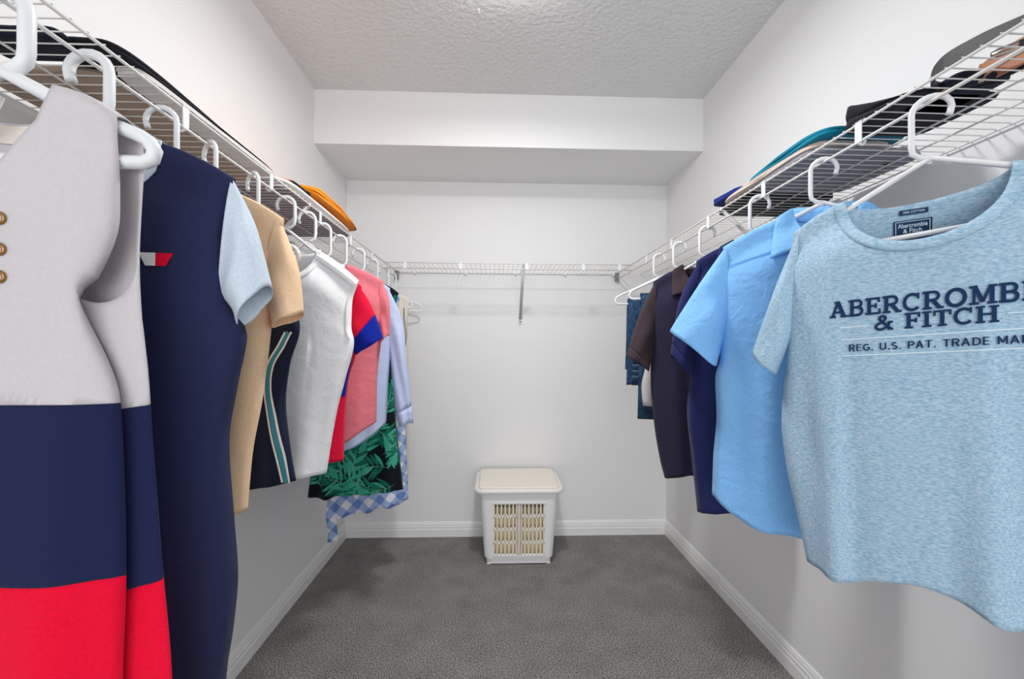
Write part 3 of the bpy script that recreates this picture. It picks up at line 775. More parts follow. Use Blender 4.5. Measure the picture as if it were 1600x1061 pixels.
# ---- J: gingham skirt dress
q = base('blue_gingham', (180, 196, 230), .9, .15)
tc = q.add('ShaderNodeTexCoord'); mp = q.add('ShaderNodeMapping'); mp.inputs['Rotation'].default_value = (0, 0, R(40)); mp.inputs['Scale'].default_value = (1/.072,)*3
q.link(tc.outputs['UV'], mp.inputs[0]); sx_ = q.add('ShaderNodeSeparateXYZ'); q.link(mp.outputs[0], sx_.inputs[0])
hs = []
for k in (0, 1):
    fr = q.add('ShaderNodeMath', operation='FRACT'); q.link(sx_.outputs[k], fr.inputs[0]); g_ = q.add('ShaderNodeMath', operation='GREATER_THAN'); g_.inputs[1].default_value = .5; q.link(fr.outputs[0], g_.inputs[0]); hs.append(g_)
ad = q.add('ShaderNodeMath', operation='ADD'); q.link(hs[0].outputs[0], ad.inputs[0]); q.link(hs[1].outputs[0], ad.inputs[1])
hf = q.add('ShaderNodeMath', operation='MULTIPLY'); hf.inputs[1].default_value = .5; q.link(ad.outputs[0], hf.inputs[0])
cr = q.add('ShaderNodeValToRGB'); cr.color_ramp.interpolation = 'CONSTANT'; e_ = cr.color_ramp.elements
e_[0].color = rgb((238, 240, 246)); e_[1].position = .75; e_[1].color = rgb((112, 142, 204)); k_ = e_.new(.3); k_.color = rgb((164, 186, 226))
q.link(hf.outputs[0], cr.inputs[0]); q.link(cr.outputs[0], q.b.inputs['Base Color']); M['gingham'] = q.m
hanger('white plastic hanger inside the blue gingham dress', SL, 2.142, R(-15), 1, nk=(.08, 1.43), sh=(.13, 1.40), half=.12)
J = garment('gingham_dress', 'blue and white gingham dress with a tie hanging below its frilled hem', 'dress', 'L', 2.142, -15, .34, GL_L)
Jb = Body((.13, 1.398), (.08, 1.43), 1.34, 1.42, [(.13, 1.398), (.10, 1.27), (.128, 1.10), (.150, .969), (.168, .6), (.178, .39)], .37, T=.03, hemu=[(0, .335), (.12, .338), (.3, .36), (.42, .352), (.6, .372), (.78, .366), (.9, .385), (1, .391)], folds=[(-.14, 0, .015, .02), (-.07, 0, .015, .018), (0, 0, .015, .018), (.07, 0, .015, .018), (.14, 0, .015, .016)], auto=(6, .006), seed=23)
Jb.build('body', M['gingham'], J, 60)
b = []
V = []; F = []
for i in range(13):
    z = .46-.225*i/12
    for k in range(3): V.append((-.196+.022*k+.004*math.sin(z*30), -.035-.006*math.sin(z*40+k), z))
F = grid_faces(2, 12); mesh_obj('waist_tie', V, F, M['gingham'], J, [(v[0], v[2]) for v in V], solid=.0016)
settle(J)

# ---- K: cream blouse with cord, then the last hanger
hanger('white plastic hanger holding the cream blouse near the back wall', SL, 2.359, R(-15), 1, half=.15, nk=(.08, 1.44), sh=(.14, 1.415))
K = garment('cream_blouse', 'cream long blouse with a thin dark cord, nearest the back wall', 'blouse', 'L', 2.359, -15, .44, GL_L)
M['cream2'] = cloth('cream_crinkle', (224, 216, 204), wrinkle=.6); M['lav'] = cloth('grey_lilac_cotton', (176, 178, 204), wrinkle=.5)
Kb = Body((.14, 1.412), (.08, 1.44), 1.36, 1.42, [(.14, 1.412), (.125, 1.3), (.130, 1.092), (.134, .44)], .44, T=.026, seed=25, auto=(6, .006))
Kb.build('body', M['cream2'], K); Kb.ribbon('side_strip', [(.122, 1.1), (.124, .8), (.127, .45)], .03, M['lav'], K, side=-1)
b = MB(); b.tube(catmull([(.105, -.02, 1.37), (.108, -.028, 1.30), (.118, -.03, 1.22), (.112, -.03, 1.14), (.120, -.03, 1.08)], 6), .0022, 6); b.build('cord', plain('grey_cord', (120, 116, 112), .8, .1), K)
settle(K)
hanger('bare white plastic hanger at the back end of the left rod', SL, 2.53, R(-15), 1, half=.175)

# ======================= right side
# ---- r1: heather blue printed T-shirt
q = base('heather_blue_jersey', (168, 196, 212), .95, .1)
varied(q, (136, 175, 202), (192, 214, 229), 420, 5, .32, .70, stretch=(.32, 1, 1))
bumpy(q, 700, .25, .0008); M['heather'] = q.m
M['ink'] = plain('navy_flock_print', (34, 56, 92), .95, .1); M['inkw'] = plain('white_print', (214, 232, 242), .8, .1)
M['tagnavy'] = plain('navy_woven_label', (40, 66, 100), .8, .1)
hanger('white plastic hanger inside the printed heather T-shirt, nearest on the right rod', SR, .714, R(45), -1, nk=(.108, 1.436), sh=(.189, 1.397), half=.165, tilt=.07, jz=1.482, endh=.047)
P1 = garment('printed_shirt', 'pale heather blue T-shirt with navy lettering across its chest', 'shirt', 'R', .714, 45, .74, GL_R)
TL = .07
B1 = Body((.189, 1.397), (.103, 1.438), 1.337, 1.412, [(.189, 1.397), (.196, 1.318), (.202, 1.12), (.205, 1.095), (.209, 1.016), (.202, .938), (.183, .837), (.165, .742)], .742, T=.040, s0=-.012, tilt=TL,
          hemu=[(0, .742), (.2, .738), (.33, .752), (.5, .759), (.68, .742), (.8, .726), (1, .735)], folds=[(-.118, -.02, .020, .034), (.078, -.03, .024, .028), (.02, 0, .03, .010)], auto=(2.5, .006), seed=31)
B1.build('body', M['heather'], P1, 70); B1.neckband(M['heather'], P1, .018)
for s_ in (1, -1):
    sleeve('sleeve', [(.188, 1.399), (.218, 1.30), (.262, 1.162)], [(.196, 1.21), (.203, 1.16), (.220, 1.116)], M['heather'], P1, T=.040, s0=-.012, mirror=s_, seed=32, tilt=TL, T0=.35)
slab_text('lettering', B1, 'ABERCROMBIE', -.136, .132, 1.2185, .030, M['ink'], P1, TL)
slab_text('lettering', B1, '& FITCH', -.073, .074, 1.1895, .0265, M['ink'], P1, TL)
slab_text('lettering', B1, 'REG. U.S. PAT. TRADE MARK', -.108, .116, 1.1555, .0125, M['ink'], P1, TL, GS, .14)
def tl(a): return [(x, z+TL*x) for x, z in a]
for nm, a in (('white_line', [(-.122, 1.2), (-.081, 1.2)]), ('white_line', [(.082, 1.202), (.14, 1.202)]), ('white_line', [(-.120, 1.1775), (0, 1.1775), (.14, 1.1775)]), ('white_line', [(-.118, 1.148), (0, 1.148), (.138, 1.148)])):
    B1.ribbon(nm, tl(a), .0022, M['inkw'], P1, off=.0036, side=0)
B1.patch('size_tag', [(-.041, 1.402), (-.003, 1.402), (-.003, 1.3935), (-.041, 1.3935)], M['tagnavy'], P1, off=.004, front=False)
lay_text('tag_lettering', B1, '100% COTTON', -.036, -.008, 1.396, .0036, M['inkw'], P1, .01, off=.005, front=False)
B1.patch('neck_label', [(-.049, 1.385), (.002, 1.385), (.002, 1.345), (-.049, 1.345)], M['tagnavy'], P1, off=.004, front=False)
for a in ([(-.046, 1.3825), (-.0235, 1.3825), (-.001, 1.3825)], [(-.046, 1.3825), (-.046, 1.365), (-.046, 1.345)], [(-.001, 1.3825), (-.001, 1.365), (-.001, 1.345)]):
    B1.ribbon('label_border', a, .0009, M['inkw'], P1, off=.005, front=False, side=0)
lay_text('label_lettering', B1, 'Abercrombie', -.043, -.004, 1.3725, .0072, M['inkw'], P1, .012, off=.005, front=False)
lay_text('label_lettering', B1, '& Fitch', -.036, -.011, 1.3635, .0072, M['inkw'], P1, .012, off=.005, front=False)
settle(P1)

def collar(body, parent, mat, tip, fc, width_top=.03, side=1, stand=.022, thick=.003):
    """one collar leaf: neck edge from front centre fc to the shoulder neck point, outer edge from the tip"""
    NI, NJ = 10, 6; V = []
    nkx, nkz = body.nk
    inner = catmull([(side*fc[0]+body.s0, fc[1], 0), (side*nkx*.8+body.s0, (fc[1]+nkz)/2+.004, 0), (side*nkx+body.s0, nkz+.012, 0)], 5)
    outer = catmull([(side*tip[0]+body.s0, tip[1], 0), (side*(tip[0]+nkx+width_top)/2+body.s0, (tip[1]+nkz)/2+.012, 0), (side*(nkx+width_top)+body.s0, nkz-.006, 0)], 5)
    for j in range(NJ+1):
        for i in range(NI+1):
            p = inner[i].lerp(outer[i], j/NJ); t_ = j/NJ
            y = body.on(p.x, min(p.y, body.top(body.uv_at(p.x, p.y)[0], True)), .006+.006*math.sin(math.pi*t_))[1]
            V.append((p.x, y-.006*(1-t_), p.y))
    F = grid_faces(NI, NJ); F = F if side > 0 else [f_[::-1] for f_ in F]
    return mesh_obj('collar', V, F, mat, parent, [(v[0], v[2]) for v in V], solid=thick)
def collar_back(body, parent, mat, h=.032):
    V = []; P = body.neck_curve(False, 20); n = len(P); UV = []
    for i, p in enumerate(P):
        k = abs(i/(n-1)*2-1); lift = h*(1-.55*k**3)
        y = body.on(p[0], p[1]-.004, 0, False)[1]
        for j in range(4): V.append((p[0], y-.004+.004*j/3, p[1]-.004+lift*j/3))
        for j in range(1, 5): V.append((p[0]*(1+.03*j), y+.004+.006*j/4, p[1]-.004+lift-lift*1.05*j/4))
    F = [(i*8+k, i*8+k+1, i*8+k+9, i*8+k+8) for i in range(n-1) for k in range(7)]
    return mesh_obj('collar_stand', V, F, mat, parent, [(v[0], v[2]) for v in V], solid=.002)

# ---- r2: sky blue button shirt
M['sky'] = cloth('sky_blue_oxford', (134, 194, 250), wrinkle=.7)
M['skyin'] = cloth('oxford_inner_blue', (96, 148, 206), wrinkle=.3)
hanger('white plastic hanger inside the sky blue collared shirt', SR, .958, R(30), -1, nk=(.062, 1.466), sh=(.206, 1.403), half=.172)
P2 = garment('collared_shirt', 'sky blue short-sleeved shirt with pointed collar and curved tail hem', 'shirt', 'R', .958, 30, .73, GL_R)
B2 = Body((.206, 1.403), (.062, 1.466), 1.375, 1.45, [(.206, 1.403), (.208, 1.3), (.212, 1.13), (.223, 1.079), (.220, .983), (.227, .885), (.230, .788)], .73, T=.036,
          hemu=[(0, .785), (.085, .756), (.2, .732), (.35, .726), (.5, .728), (.65, .726), (.8, .732), (.915, .756), (1, .785)], folds=[(-.13, .08, .03, .016), (-.04, -.12, .03, .016), (-.19, -.02, .02, .01)], auto=(3, .008), seed=33)
B2.build('body', M['sky'], P2, 64)
for s_ in (1, -1):
    sleeve('sleeve', [(.205, 1.405), (.262, 1.315), (.332, 1.200)], [(.205, 1.22), (.207, 1.17), (.221, 1.108)], M['sky'], P2, T=.040, mirror=s_, seed=34, wr=.005, T0=.3)
    collar(B2, P2, M['sky'], (.106, 1.362), (.012, 1.392), .03, s_)
    B2.ribbon('yoke_seam', [(s_*.205, 1.352), (s_*.15, 1.368), (s_*.10, 1.38)], .003, M['skyin'], P2, side=0)
collar_back(B2, P2, M['sky'], .036)
B2.ribbon('button_placket', [(0, 1.37), (0, 1.05), (0, .73)], .03, M['sky'], P2, side=0, solid=.002)
for k in range(6): button(B2, 0, 1.33-.1*k, M['pure'], P2)
settle(P2)

# ---- r3, r4: polo shirts
M['polonavy'] = cloth('navy_pique', (36, 42, 92), weave=1400, bump=.5, wrinkle=.35)
M['polodark'] = cloth('dark_ink_pique', (46, 44, 66), weave=1400, bump=.5, wrinkle=.35)
M['polocast'] = cloth('brown_cast_pique', (66, 54, 60), weave=1400, bump=.5, wrinkle=.3)  # brownish cast of the light painted into the sleeve and collar colour
hanger('white plastic hanger inside the navy polo shirt', SR, 1.198, R(20), -1, nk=(.07, 1.452), sh=(.165, 1.407), half=.138)
P3 = garment('polo_shirt', 'plain navy polo shirt squeezed between the sky blue shirt and the dark polo', 'shirt', 'R', 1.198, 20, .675, GL_R)
B3 = Body((.165, 1.407), (.07, 1.452), 1.37, 1.435, [(.165, 1.407), (.178, 1.25), (.182, 1.08), (.190, .971), (.176, .82), (.161, .672)], .675, T=.034, hemu=[(0, .672), (.25, .69), (.5, .695), (.75, .69), (1, .672)], folds=[(-.12, -.06, .025, .018), (-.05, 0, .02, .012)], auto=(3, .008), seed=35)
B3.build('body', M['polonavy'], P3)
for s_ in (1, -1):
    sleeve('sleeve', [(.164, 1.409), (.212, 1.295), (.237, 1.132)], [(.175, 1.2), (.172, 1.13), (.172, 1.066)], M['polonavy'], P3, T=.038, mirror=s_, seed=36, wr=.005, split=.88, mat2=M['polonavy'], name2='cuff')
    collar(B3, P3, M['polonavy'], (.12, 1.36), (.012, 1.38), .034, s_)
collar_back(B3, P3, M['polonavy'])
settle(P3)
hanger('white plastic hanger inside the dark polo shirt', SR, 1.504, R(15), -1, nk=(.085, 1.44), sh=(.182, 1.391), half=.17)
P4 = garment('polo_shirt', 'dark polo shirt with a brownish light cast painted on sleeves and collar, the one nearest the jeans', 'shirt', 'R', 1.504, 15, .685, GL_R)
B4 = Body((.182, 1.391), (.085, 1.44), 1.35, 1.415, [(.182, 1.391), (.188, 1.2), (.190, 1.05), (.178, .884), (.156, .746), (.140, .684)], .69, T=.034, hemu=[(0, .684), (.2, .705), (.5, .71), (.8, .705), (1, .684)], folds=[(-.09, -.05, .025, .018), (-.02, 0, .02, .012)], auto=(3, .007), seed=37)
B4.build('body', M['polodark'], P4)
for s_ in (1, -1):
    sleeve('sleeve', [(.181, 1.393), (.228, 1.28), (.275, 1.125)], [(.185, 1.2), (.185, 1.13), (.197, 1.070)], M['polocast'], P4, T=.040, mirror=s_, seed=38, wr=.004, split=.9, mat2=M['polocast'], name2='cuff')
    collar(B4, P4, M['polocast'], (.122, 1.338), (.03, 1.36), .03, s_)
collar_back(B4, P4, M['polocast'])
button(B4, -.02, 1.33, M['pure'], P4)
settle(P4)

# ---- folded jeans over the last two hangers
q = base('blue_denim', (40, 66, 96), .95, .1); varied(q, (24, 44, 70), (66, 98, 130), 240, 4, .3, .7, stretch=(1, 1, .12)); bumpy(q, 900, .4, .001); M['denim'] = q.m
M['denim_worn'] = cloth('worn_denim', (86, 116, 142)); M['denim_seam'] = cloth('denim_seam', (28, 46, 70))
def jeans(label, d, phi, zt, zf, zb, x0, x1, ang):
    t = garment('jeans', label, 'jeans', 'R', d, phi, min(zf, zb), 'folded jeans on the right rod')
    def leg(name, sgn, zend, extra):
        V = []; NI, NJ = 16, 30
        for j in range(NJ+1):
            v = j/NJ
            for i in range(NI+1):
                u = i/NI; x = x0+(x1-x0)*u-.008*v*(1 if u < .5 else -1)*2*abs(u-.5)
                z = zt-(zt-zend)*v+.006*math.sin(3*u+extra)*(v > .9)
                y = sgn*(.006+.016*min(1, v*6)*math.sin(math.pi*min(1, max(0, .08+u*.84)))**.5+.004*math.sin(9*u+4*v+extra))
                V.append((x, y, z))
        return mesh_obj(name, V, grid_faces(NI, NJ), M['denim'], t, [(v[0], v[2]) for v in V], solid=.005)
    leg('leg', -1, zf, 0); leg('leg', 1, zb, 2)
    V = []
    for j in range(9):
        a = math.pi*j/8
        for i in range(9): V.append((x0+(x1-x0)*i/8, -.008*math.cos(a), zt+.007*math.sin(a)))
    mesh_obj('fold', V, grid_faces(8, 8), M['denim'], t, solid=.005)
    b = MB(); b.box(x0+.012, x1-.012, -.031, -.024, zf, zf+.022); o = b.build('leg_hem', M['denim_seam'], t, smooth=False); autosmooth(o, .003)
    for k in range(4):
        b = MB(); z = zf+.034+.026*k; b.box(x0+.014, x1-.014, -.0305, -.026, z, z+.009); o = b.build('worn_crease', M['denim_worn'], t, smooth=False); autosmooth(o, .003)
    b = MB(); b.box(x1-.030, x1-.026, -.030, -.024, zf+.01, zt-.03); b.build('side_seam', M['denim_seam'], t, smooth=False)
    settle(t); return t
hanger('white plastic hanger with the longer jeans over its bar', SR, 1.734, R(10), -1)
jeans('dark blue jeans folded over a hanger, the longer lower pair', 1.734, 10, 1.372, .90, .854, -.155, .12, 0)
hanger('white plastic hanger with the shorter jeans, nearest the back wall on the right', SR, 1.956, R(5), -1)
jeans('dark blue jeans with worn creases, the shorter pair nearest the back wall', 1.956, 5, 1.374, .985, 1.05, -.142, .12, 1)
t = garment('white_cloth', 'white folded cloth peeking out between the jeans and the dark polo', 'cloth', 'R', 1.62, 12, .93, GL_R)
Wb = Body((.10, 1.36), (.04, 1.37), 1.355, 1.36, [(.10, 1.36), (.165, 1.1), (.186, 1.0), (.180, .93)], .93, T=.012, seed=41)
Wb.build('cloth', M['white_cloth'], t, 24); settle(t)
t['label'] = 'white folded cloth peeking out between the jeans and the dark polo'

# ======================= folded things on the shelves
DECK = ZS+.0035
def folded(name, label, cat, cx, cy, lx, ly, z0, h, mat, layers=2, zprof=None, seed=0, rz=0, lump=.15, group='folded clothes on the shelves', corner=.03, edge=None):
    """soft folded garment: stacked rounded layers; zprof maps t in 0..1 along y to a height factor"""
    t = thing(name, label, cat, (cx, cy, z0), rz, group); rr = random.Random(seed); ph = [rr.uniform(0, 6.28) for _ in range(6)]
    n = 56
    def outline(k):
        out = []
        for i in range(n):
            a = 2*math.pi*i/n; e = .28
            c, s = math.cos(a), math.sin(a)
            out.append((math.copysign(abs(c)**e, c)*lx/2, math.copysign(abs(s)**e, s)*ly/2))
        return out
    def zs(y): return zprof((y+ly/2)/ly) if zprof else 1
    lh = h/layers
    for l in range(layers):
        V = []; prof = [(.86, 0), (.97, .06), (1, .5), (.97, .94), (.86, 1)]
        O = outline(l); gx = 1-.02*rr.random(); gy = 1-.03*rr.random()
        for kx, kz in prof:
            for i, (x, y) in enumerate(O):
                wob = 1+.02*math.sin(3*math.atan2(y, x)+ph[l % 6])
                inset = (1-kx)*min(1, lh*3/.02)*.12+1
                sx = 1-(1-kx)*min(1, lh/(lx*.5)*2.2); sy = 1-(1-kx)*min(1, lh/(ly*.5)*2.2)
                X, Y = x*sx*gx*wob, y*sy*gy
                z = (l+kz)*lh*zs(Y)
                z += lump*lh*math.sin(X*40+ph[(l+1) % 6])*math.sin(Y*23+ph[(l+2) % 6])*(l+kz)/layers*(kz > .3)
                V.append((X, Y, max(z, .0)))
        F = [(r_*n+i, r_*n+(i+1) % n, (r_+1)*n+(i+1) % n, (r_+1)*n+i) for r_ in range(4) for i in range(n)]
        # filled top and bottom with inner rings
        for top in (0, 1):
            src = 4*n if top else 0; last = src
            for sc_ in (.75, .5, .25):
                st = len(V)
                for i in range(n):
                    x, y, z = V[src+i]; X, Y = x*sc_, y*sc_
                    zz = ((l+1) if top else l)*lh*zs(Y)+(lump*lh*math.sin(X*40+ph[(l+1) % 6])*math.sin(Y*23+ph[(l+2) % 6])*((l+1)/layers) if top else 0)
                    V.append((X, Y, max(zz, 0)))
                F += [((last+i, last+(i+1) % n, st+(i+1) % n, st+i) if top else (last+i, st+i, st+(i+1) % n, last+(i+1) % n)) for i in range(n)]
                last = st
            F.append(tuple(last+i for i in range(n)) if top else tuple(last+i for i in range(n))[::-1])
        mesh_obj('fold_layer', V, F, (edge if (edge and l == layers-1) else mat), t)
    return t
def prof(*p): return lambda t: hermite([a for a, b in p], [b for a, b in p], t)
c_taupe = cloth('taupe_knit', (176, 156, 138), wrinkle=.4); c_black = cloth('black_jersey', (28, 29, 36), wrinkle=.5); c_navyb = cloth('blue_black_cotton', (24, 28, 44), wrinkle=.5)
c_white = cloth('white_lace_cotton', (230, 226, 222), wrinkle=.7); c_orange = cloth('orange_cotton', (236, 140, 20), wrinkle=.6); c_grey = cloth('grey_marl', (150, 146, 146), wrinkle=.5)
c_rust = cloth('rust_print', (200, 92, 40), wrinkle=.4); c_teal = cloth('teal_cotton', (10, 128, 156), wrinkle=.5); c_royal = cloth('royal_cotton', (28, 52, 140), wrinkle=.6)
c_beige = cloth('pale_pink_beige_cotton', (216, 200, 190), wrinkle=.6); c_lav = cloth('grey_lilac_marl', (148, 148, 158), wrinkle=.4)
def xs(a, b): return (a+b)/2, abs(b-a)
# left shelf
cx, lx = xs(-.80, -.672); folded('black_garment', 'small black folded garment at the near end of the left shelf', 'clothing', cx, .705, lx, .06, DECK, .016, c_navyb, 2, prof((0, 1.1), (.5, 1), (1, .5)), 1)
cx, lx = xs(-.905, -.664); folded('taupe_garment', 'wide taupe folded garment lying flat on the left shelf', 'clothing', cx, 1.0, lx, .49, DECK, .009, c_taupe, 2, None, 2)
cx, lx = xs(-.662, -.608); folded('white_garment', 'white folded garment along the front edge of the left shelf', 'clothing', cx, .985, lx, .46, DECK, .0085, c_white, 2, None, 3)
V = []
cx, lx = xs(-.735, -.606); folded('black_leggings', 'long black leggings draped over the white and taupe folded clothes', 'clothing', cx, .965, lx, .53, DECK+.0095, .0125, c_black, 2, prof((0, .85), (.08, 1), (.25, .8), (.45, .35), (.8, .25), (1, .2)), 4)
cx, lx = xs(-.885, -.612); folded('grey_garment', 'grey and white folded garment under the orange one on the left shelf', 'clothing', cx, 1.565, lx, .60, DECK, .028, c_grey, 3, prof((0, .9), (.5, 1), (1, .6)), 5, edge=c_white)
cx, lx = xs(-.86, -.62); folded('black_garment', 'thin black folded garment between the grey and the orange clothes', 'clothing', cx, 1.405, lx, .15, DECK+.037, .0062, c_black, 1, None, 6)
cx, lx = xs(-.88, -.63); folded('rust_garment', 'rust patterned folded garment at the near end of the orange pile', 'clothing', cx, 1.36, lx, .12, DECK+.0285, .008, c_rust, 1, None, 7)
cx, lx = xs(-.87, -.60); folded('orange_garment', 'bright orange folded garment on top of the left shelf pile', 'clothing', cx, 1.668, lx, .52, DECK+.0435, .032, c_orange, 3, prof((0, .35), (.22, 1), (.5, .85), (.8, .35), (1, -.35)), 8)
# right shelf
def xr(a, b): return (a+b)/2, abs(b-a)
cx, lx = xr(.745, 1.03); folded('lilac_grey_garment', 'lilac grey folded garment lying flat on the right shelf', 'clothing', cx, 1.125, lx, .28, DECK, .012, c_lav, 2, None, 11)
cx, lx = xr(.765, 1.04); folded('black_trousers', 'black folded trousers beyond the lilac grey garment', 'clothing', cx, 1.385, lx, .225, DECK, .012, c_black, 2, None, 12)
cx, lx = xr(.742, .95); folded('beige_garment', 'pale pinkish beige folded garment under the teal one', 'clothing', cx, 1.20, lx, .43, DECK+.0135, .012, c_beige, 3, None, 13)
cx, lx = xr(.742, .96); folded('teal_garment', 'teal folded garment on the right shelf pile', 'clothing', cx, 1.115, lx, .33, DECK+.027, .018, c_teal, 2, prof((0, .8), (.25, 1.1), (.6, .8), (1, .4)), 14)
cx, lx = xr(.742, .93); folded('royal_blue_garment', 'royal blue folded garment at the far end of the teal one', 'clothing', cx, 1.385, lx, .19, DECK+.027, .017, c_royal, 2, prof((0, .5), (.4, .8), (.6, .6), (.9, 1.1), (1, .9)), 15, lump=.3)
cx, lx = xr(.748, .93); folded('black_sweater', 'lumpy black sweater near the front edge of the right shelf', 'clothing', cx, .835, lx, .17, DECK, .046, c_black, 2, prof((0, .12), (.3, .45), (.7, .85), (.88, 1.08), (1, .7)), 16, lump=.34)
cx, lx = xr(.742, .80); folded('plum_garment', 'dark plum folded garment at the nearest end of the right shelf', 'clothing', cx, .50, lx, .17, DECK, .05, cloth('dark_plum', (62, 56, 74)), 2, prof((0, 1), (.85, 1), (1, .5)), 17)

# belts: coiled straps standing on their edges
def belt(label, pts, wdt, mat, keeper_at, buckle, z=DECK, hp=None):
    P = catmull([(x, y, 0) for x, y in pts], 10); t = thing('belt', label, 'belt', (P[0].x, P[0].y, z), 0, 'belts on the right shelf')
    o = P[0]; V = []; th = .0035; W0 = wdt
    for i, p in enumerate(P):
        d = (P[min(i+1, len(P)-1)]-P[max(i-1, 0)]).normalized(); nn = Vector((-d.y, d.x, 0))
        wdt = W0*(hp(i/(len(P)-1)) if hp else 1)
        for sg, zz in ((1, 0), (1, wdt), (-1, wdt), (-1, 0)):
            q_ = p-o+nn*th/2*sg; V.append((q_.x, q_.y, zz))
    n = len(P); F = [(i*4+k, i*4+(k+1) % 4, (i+1)*4+(k+1) % 4, (i+1)*4+k) for i in range(n-1) for k in range(4)]+[(3, 2, 1, 0), tuple((n-1)*4+k for k in range(4))]
    mesh_obj('strap', V, F, mat, t, smooth=False)
    for k in keeper_at:
        i = int(k*(n-1)); p = P[i]-o; wdt = W0*(hp(k) if hp else 1); d = (P[min(i+1, n-1)]-P[max(i-1, 0)]).normalized(); nn = Vector((-d.y, d.x, 0)); b = MB()
        c = [p+d*a*.006+nn*s_*.0036 for a, s_ in ((-1, -1), (1, -1), (1, 1), (-1, 1))]
        b.add([(*q_.xy, -.0015+.0) for q_ in c]+[(*q_.xy, wdt+.0015) for q_ in c], [(3, 2, 1, 0), (4, 5, 6, 7), (0, 1, 5, 4), (1, 2, 6, 5), (2, 3, 7, 6), (3, 0, 4, 7)])
        b.build('keeper_loop', buckle, t, smooth=False)
    wdt = W0*(hp(1) if hp else 1); p = P[-1]-o; d = (P[-1]-P[-2]).normalized(); b = MB(); a = p; c = p+d*.03
    b.tube([(a.x, a.y, .001), (c.x, c.y, .001), (c.x, c.y, wdt-.001), (a.x, a.y, wdt-.001)], .002, 6, closed=True); b.tube([(a.x, a.y, wdt/2), (c.x, c.y, wdt/2)], .0016, 6)
    b.build('buckle', M['steel'], t)
    return t
lb = plain('black_leather', (50, 50, 54), .55, .4); lbr = plain('tan_leather', (186, 128, 92), .55, .4)
lbei = plain('beige_leather_loop', (206, 178, 150), .6, .3)
belt('dark grey leather belt coiled on edge, bulging over the front of the right shelf', [(.752, .50), (.749, .57), (.747, .64), (.750, .70), (.768, .735), (.80, .748), (.84, .742), (.87, .71), (.87, .64), (.84, .60), (.81, .64)], .026, lb, (.52,), lbei, hp=prof((0, .15), (.08, .2), (.2, .8), (.28, 1), (.34, .85), (.4, .55), (.6, .5), (1, .5)))
belt('tan leather belt coiled inside the dark grey one', [(.835, .52), (.828, .60), (.825, .66), (.832, .705), (.845, .72), (.857, .70), (.858, .62), (.856, .54)], .024, lbr, (.5,), lbei)
cx, lx = xr(.775, .90); folded('navy_garment', 'navy folded garment under the coiled belts', 'clothing', .84, .765, .10, .12, DECK, .010, c_navyb, 1, None, 18)

# drawstring
t = thing('drawstring', 'thin pale drawstring with a black tip hanging under the right shelf pile', 'cord', (.93, .95, DECK))
o3 = Vector((.93, .95, DECK))
b = MB(); cpts = catmull([Vector(p)-o3 for p in ((.93, 1.0, DECK+.002), (.95, .965, DECK+.003), (.975, .985, DECK+.004), (.965, 1.01, DECK+.003), (.94, .99, DECK+.004), (.955, .96, DECK+.005), (.99, .985, DECK+.002), (1.0, 1.01, DECK+.001), (.99, 1.03, DECK))], 8)
b.tube(cpts, .0018, 6); b.build('string', c_beige, t)
b = MB(); e1 = Vector((.985, 1.036, DECK))-o3; b.tube([cpts[-1], e1, e1+Vector((-.006, .022, .0005))], .0028, 8); b.build('tip', M['dark'], t)

# ======================= laundry hamper
HX, HY = .122, 2.44
Hm = thing('laundry_hamper', 'white plastic laundry hamper with cream lid and slotted front, on the carpet', 'hamper', (HX, HY, 0), 0)
M['hamper_rim'] = plain('hamper_rim_off_white', (236, 234, 230), .45, .35)
def rrect(hx, hy, r, k=6):
    out = []
    for cx_, cy_, a0 in ((hx-r, -hy+r, -90), (hx-r, hy-r, 0), (-hx+r, hy-r, 90), (-hx+r, -hy+r, 180)):
        for i in range(k+1): a = R(a0+90*i/k); out.append((cx_+r*math.cos(a), cy_+r*math.sin(a)))
    return out
WX, WZ0, WZ1 = .140, .052, .335
V = []; F = []; lv = [.006, .014, .034, .038, WZ0, .10, .2, .3, WZ1, .355, .393]
ringn = None
for li, z in enumerate(lv):
    k = z/.385; hx = .180+.030*k; hy = .148+.020*k; 
    if z < .036: hx -= .008; hy -= .008
    if z < .006: hx -= .004; hy -= .004
    pts = rrect(hx, hy, .035)
    pts = pts+[(-WX, -hy), (0, -hy), (WX, -hy)]   # front edge points between the two front corners
    V += [(x, y, z) for x, y in pts]; ringn = len(pts)
win = {ringn-3, ringn-2}
for li in range(len(lv)-1):
    for i in range(ringn):
        if i in win and lv[li] >= WZ0-1e-6 and lv[li+1] <= WZ1+1e-6: continue
        a, b_ = li*ringn+i, li*ringn+(i+1) % ringn; F.append((a, b_, b_+ringn, a+ringn))
F.append(tuple(range(ringn))[::-1])
o = mesh_obj('body', V, F, M['hamper'], Hm, smooth=False); sm = o.modifiers.new('thickness', 'SOLIDIFY'); sm.thickness = .004; sm.offset = -1
autosmooth(o, .0015)
def fy(z): return -(.148+.020*z/.385)
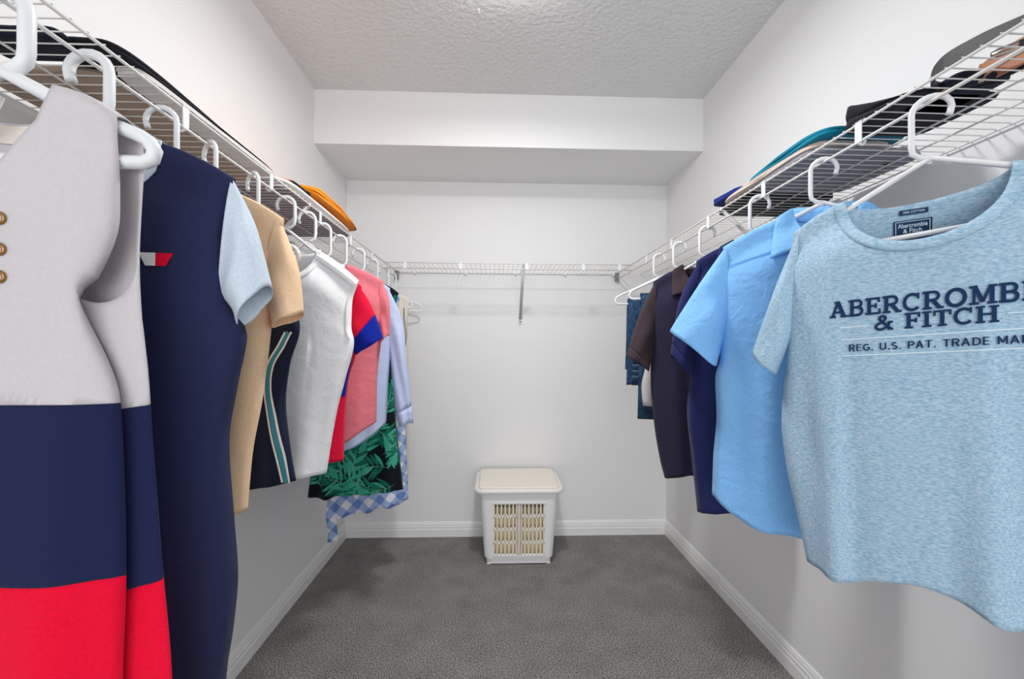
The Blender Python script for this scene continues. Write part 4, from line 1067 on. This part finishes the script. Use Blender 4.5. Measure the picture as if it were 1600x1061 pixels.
# lattice of the front panel
b = MB()
def fbar(p, q_, wd, dep=.0035):
    p = Vector((p[0], 0, p[1])); q_ = Vector((q_[0], 0, q_[1])); d = (q_-p).normalized(); nn = Vector((-d.z, 0, d.x))*wd/2
    c = [p+nn, p-nn, q_-nn, q_+nn]
    b.add([(v.x, fy(v.z)+.003, v.z) for v in c]+[(v.x, fy(v.z)+.003+dep, v.z) for v in c], [(0, 1, 2, 3), (7, 6, 5, 4), (0, 4, 5, 1), (1, 5, 6, 2), (2, 6, 7, 3), (3, 7, 4, 0)])
ncol = 6
for sg in (-1, 1):
    x0, x1 = (.010, WX-.004); stp = (x1-x0)/ncol
    for k in range(ncol+1):
        x = sg*(x0+stp*k); fbar((x, WZ0), (x, WZ1), .0075 if 0 < k < ncol else .014)
    for r_ in range(1, 4):
        zc = WZ0+(WZ1-WZ0)*r_/4
        for k in range(ncol):
            up_ = 1 if k % 2 == 0 else -1
            xa, xb = sg*(x0+stp*k), sg*(x0+stp*(k+1)); fbar((xa, zc-.010*up_), (xb, zc+.010*up_), .013)
fbar((-WX, WZ0+.004), (WX, WZ0+.004), .010); fbar((-WX, WZ1-.004), (WX, WZ1-.004), .010)
fbar((0, WZ0), (0, WZ1), .024)
o = b.build('slot_lattice', M['hamper_lid'], Hm, smooth=False); o['kind'] = 'stuff'
b = MB()
for a in ((-WX, WZ0), (WX, WZ0)): fbar(a, (a[0], WZ1), .006, -.0065)
fbar((-WX, WZ1), (WX, WZ1), .006, -.0065); fbar((-WX, WZ0), (WX, WZ0), .006, -.0065)
b.build('panel_frame', M['hamper'], Hm, smooth=False)
b = MB(); b.box(-.165, .165, -.125, .12, .008, .30); o = b.build('inner_liner', M['liner'], Hm, smooth=False); autosmooth(o, .02)
for sg in (-1, 1):
    b = MB(); x0, x1 = sorted((sg*.146, sg*.170)); b.box(x0, x1, -.139, -.120, .0, .011); o = b.build('foot', M['hamper'], Hm, smooth=False); autosmooth(o, .005)
# lid rim and lid panel
def loft(name, levels, mat, capt=True, capb=True):
    V = []; n = None
    for hx, hy, r, z in levels: p = rrect(hx, hy, r); n = len(p); V += [(x, y, z if not callable(z) else z(x, y)) for x, y in p]
    F = [(l*n+i, l*n+(i+1) % n, (l+1)*n+(i+1) % n, (l+1)*n+i) for l in range(len(levels)-1) for i in range(n)]
    if capb: F.append(tuple(range(n))[::-1])
    if capt: F.append(tuple((len(levels)-1)*n+i for i in range(n)))
    return mesh_obj(name, V, F, mat, Hm)
loft('lid_rim', [(.210, .168, .035, .386), (.234, .182, .05, .387), (.239, .186, .052, .392), (.239, .186, .052, .402), (.234, .182, .05, .410), (.226, .174, .046, .412), (.218, .166, .042, .407)], M['hamper_rim'], True, True)
dome = lambda h: (lambda x, y: h+.003*(1-(y/.16)**2)+.012*(y+.16)/.32)
loft('lid', [(.214, .160, .030, dome(.405)), (.2145, .1605, .030, dome(.413)), (.2125, .1585, .029, dome(.4155)), (.204, .150, .026, dome(.416)), (.08, .06, .02, dome(.4165)), (.02, .015, .006, dome(.4165))], M['hamper_lid'])

# small ceiling hook near the lamp
t = thing('ceiling_hook', 'tiny white hook in the ceiling beside the lamp', 'hook', (-.075, 1.64, ZC))
v, f = lathe([(.0001, 0), (.006, 0), (.006, -.003), (.003, -.004), (.0001, -.004)], 12); mesh_obj('base', v, f, M['trim'], t)
b = MB(); b.tube([(0, 0, -.003), (0, 0, -.008), (.004, 0, -.013), (.008, 0, -.009)], .0015, 6); b.build('hook', M['trim'], t)
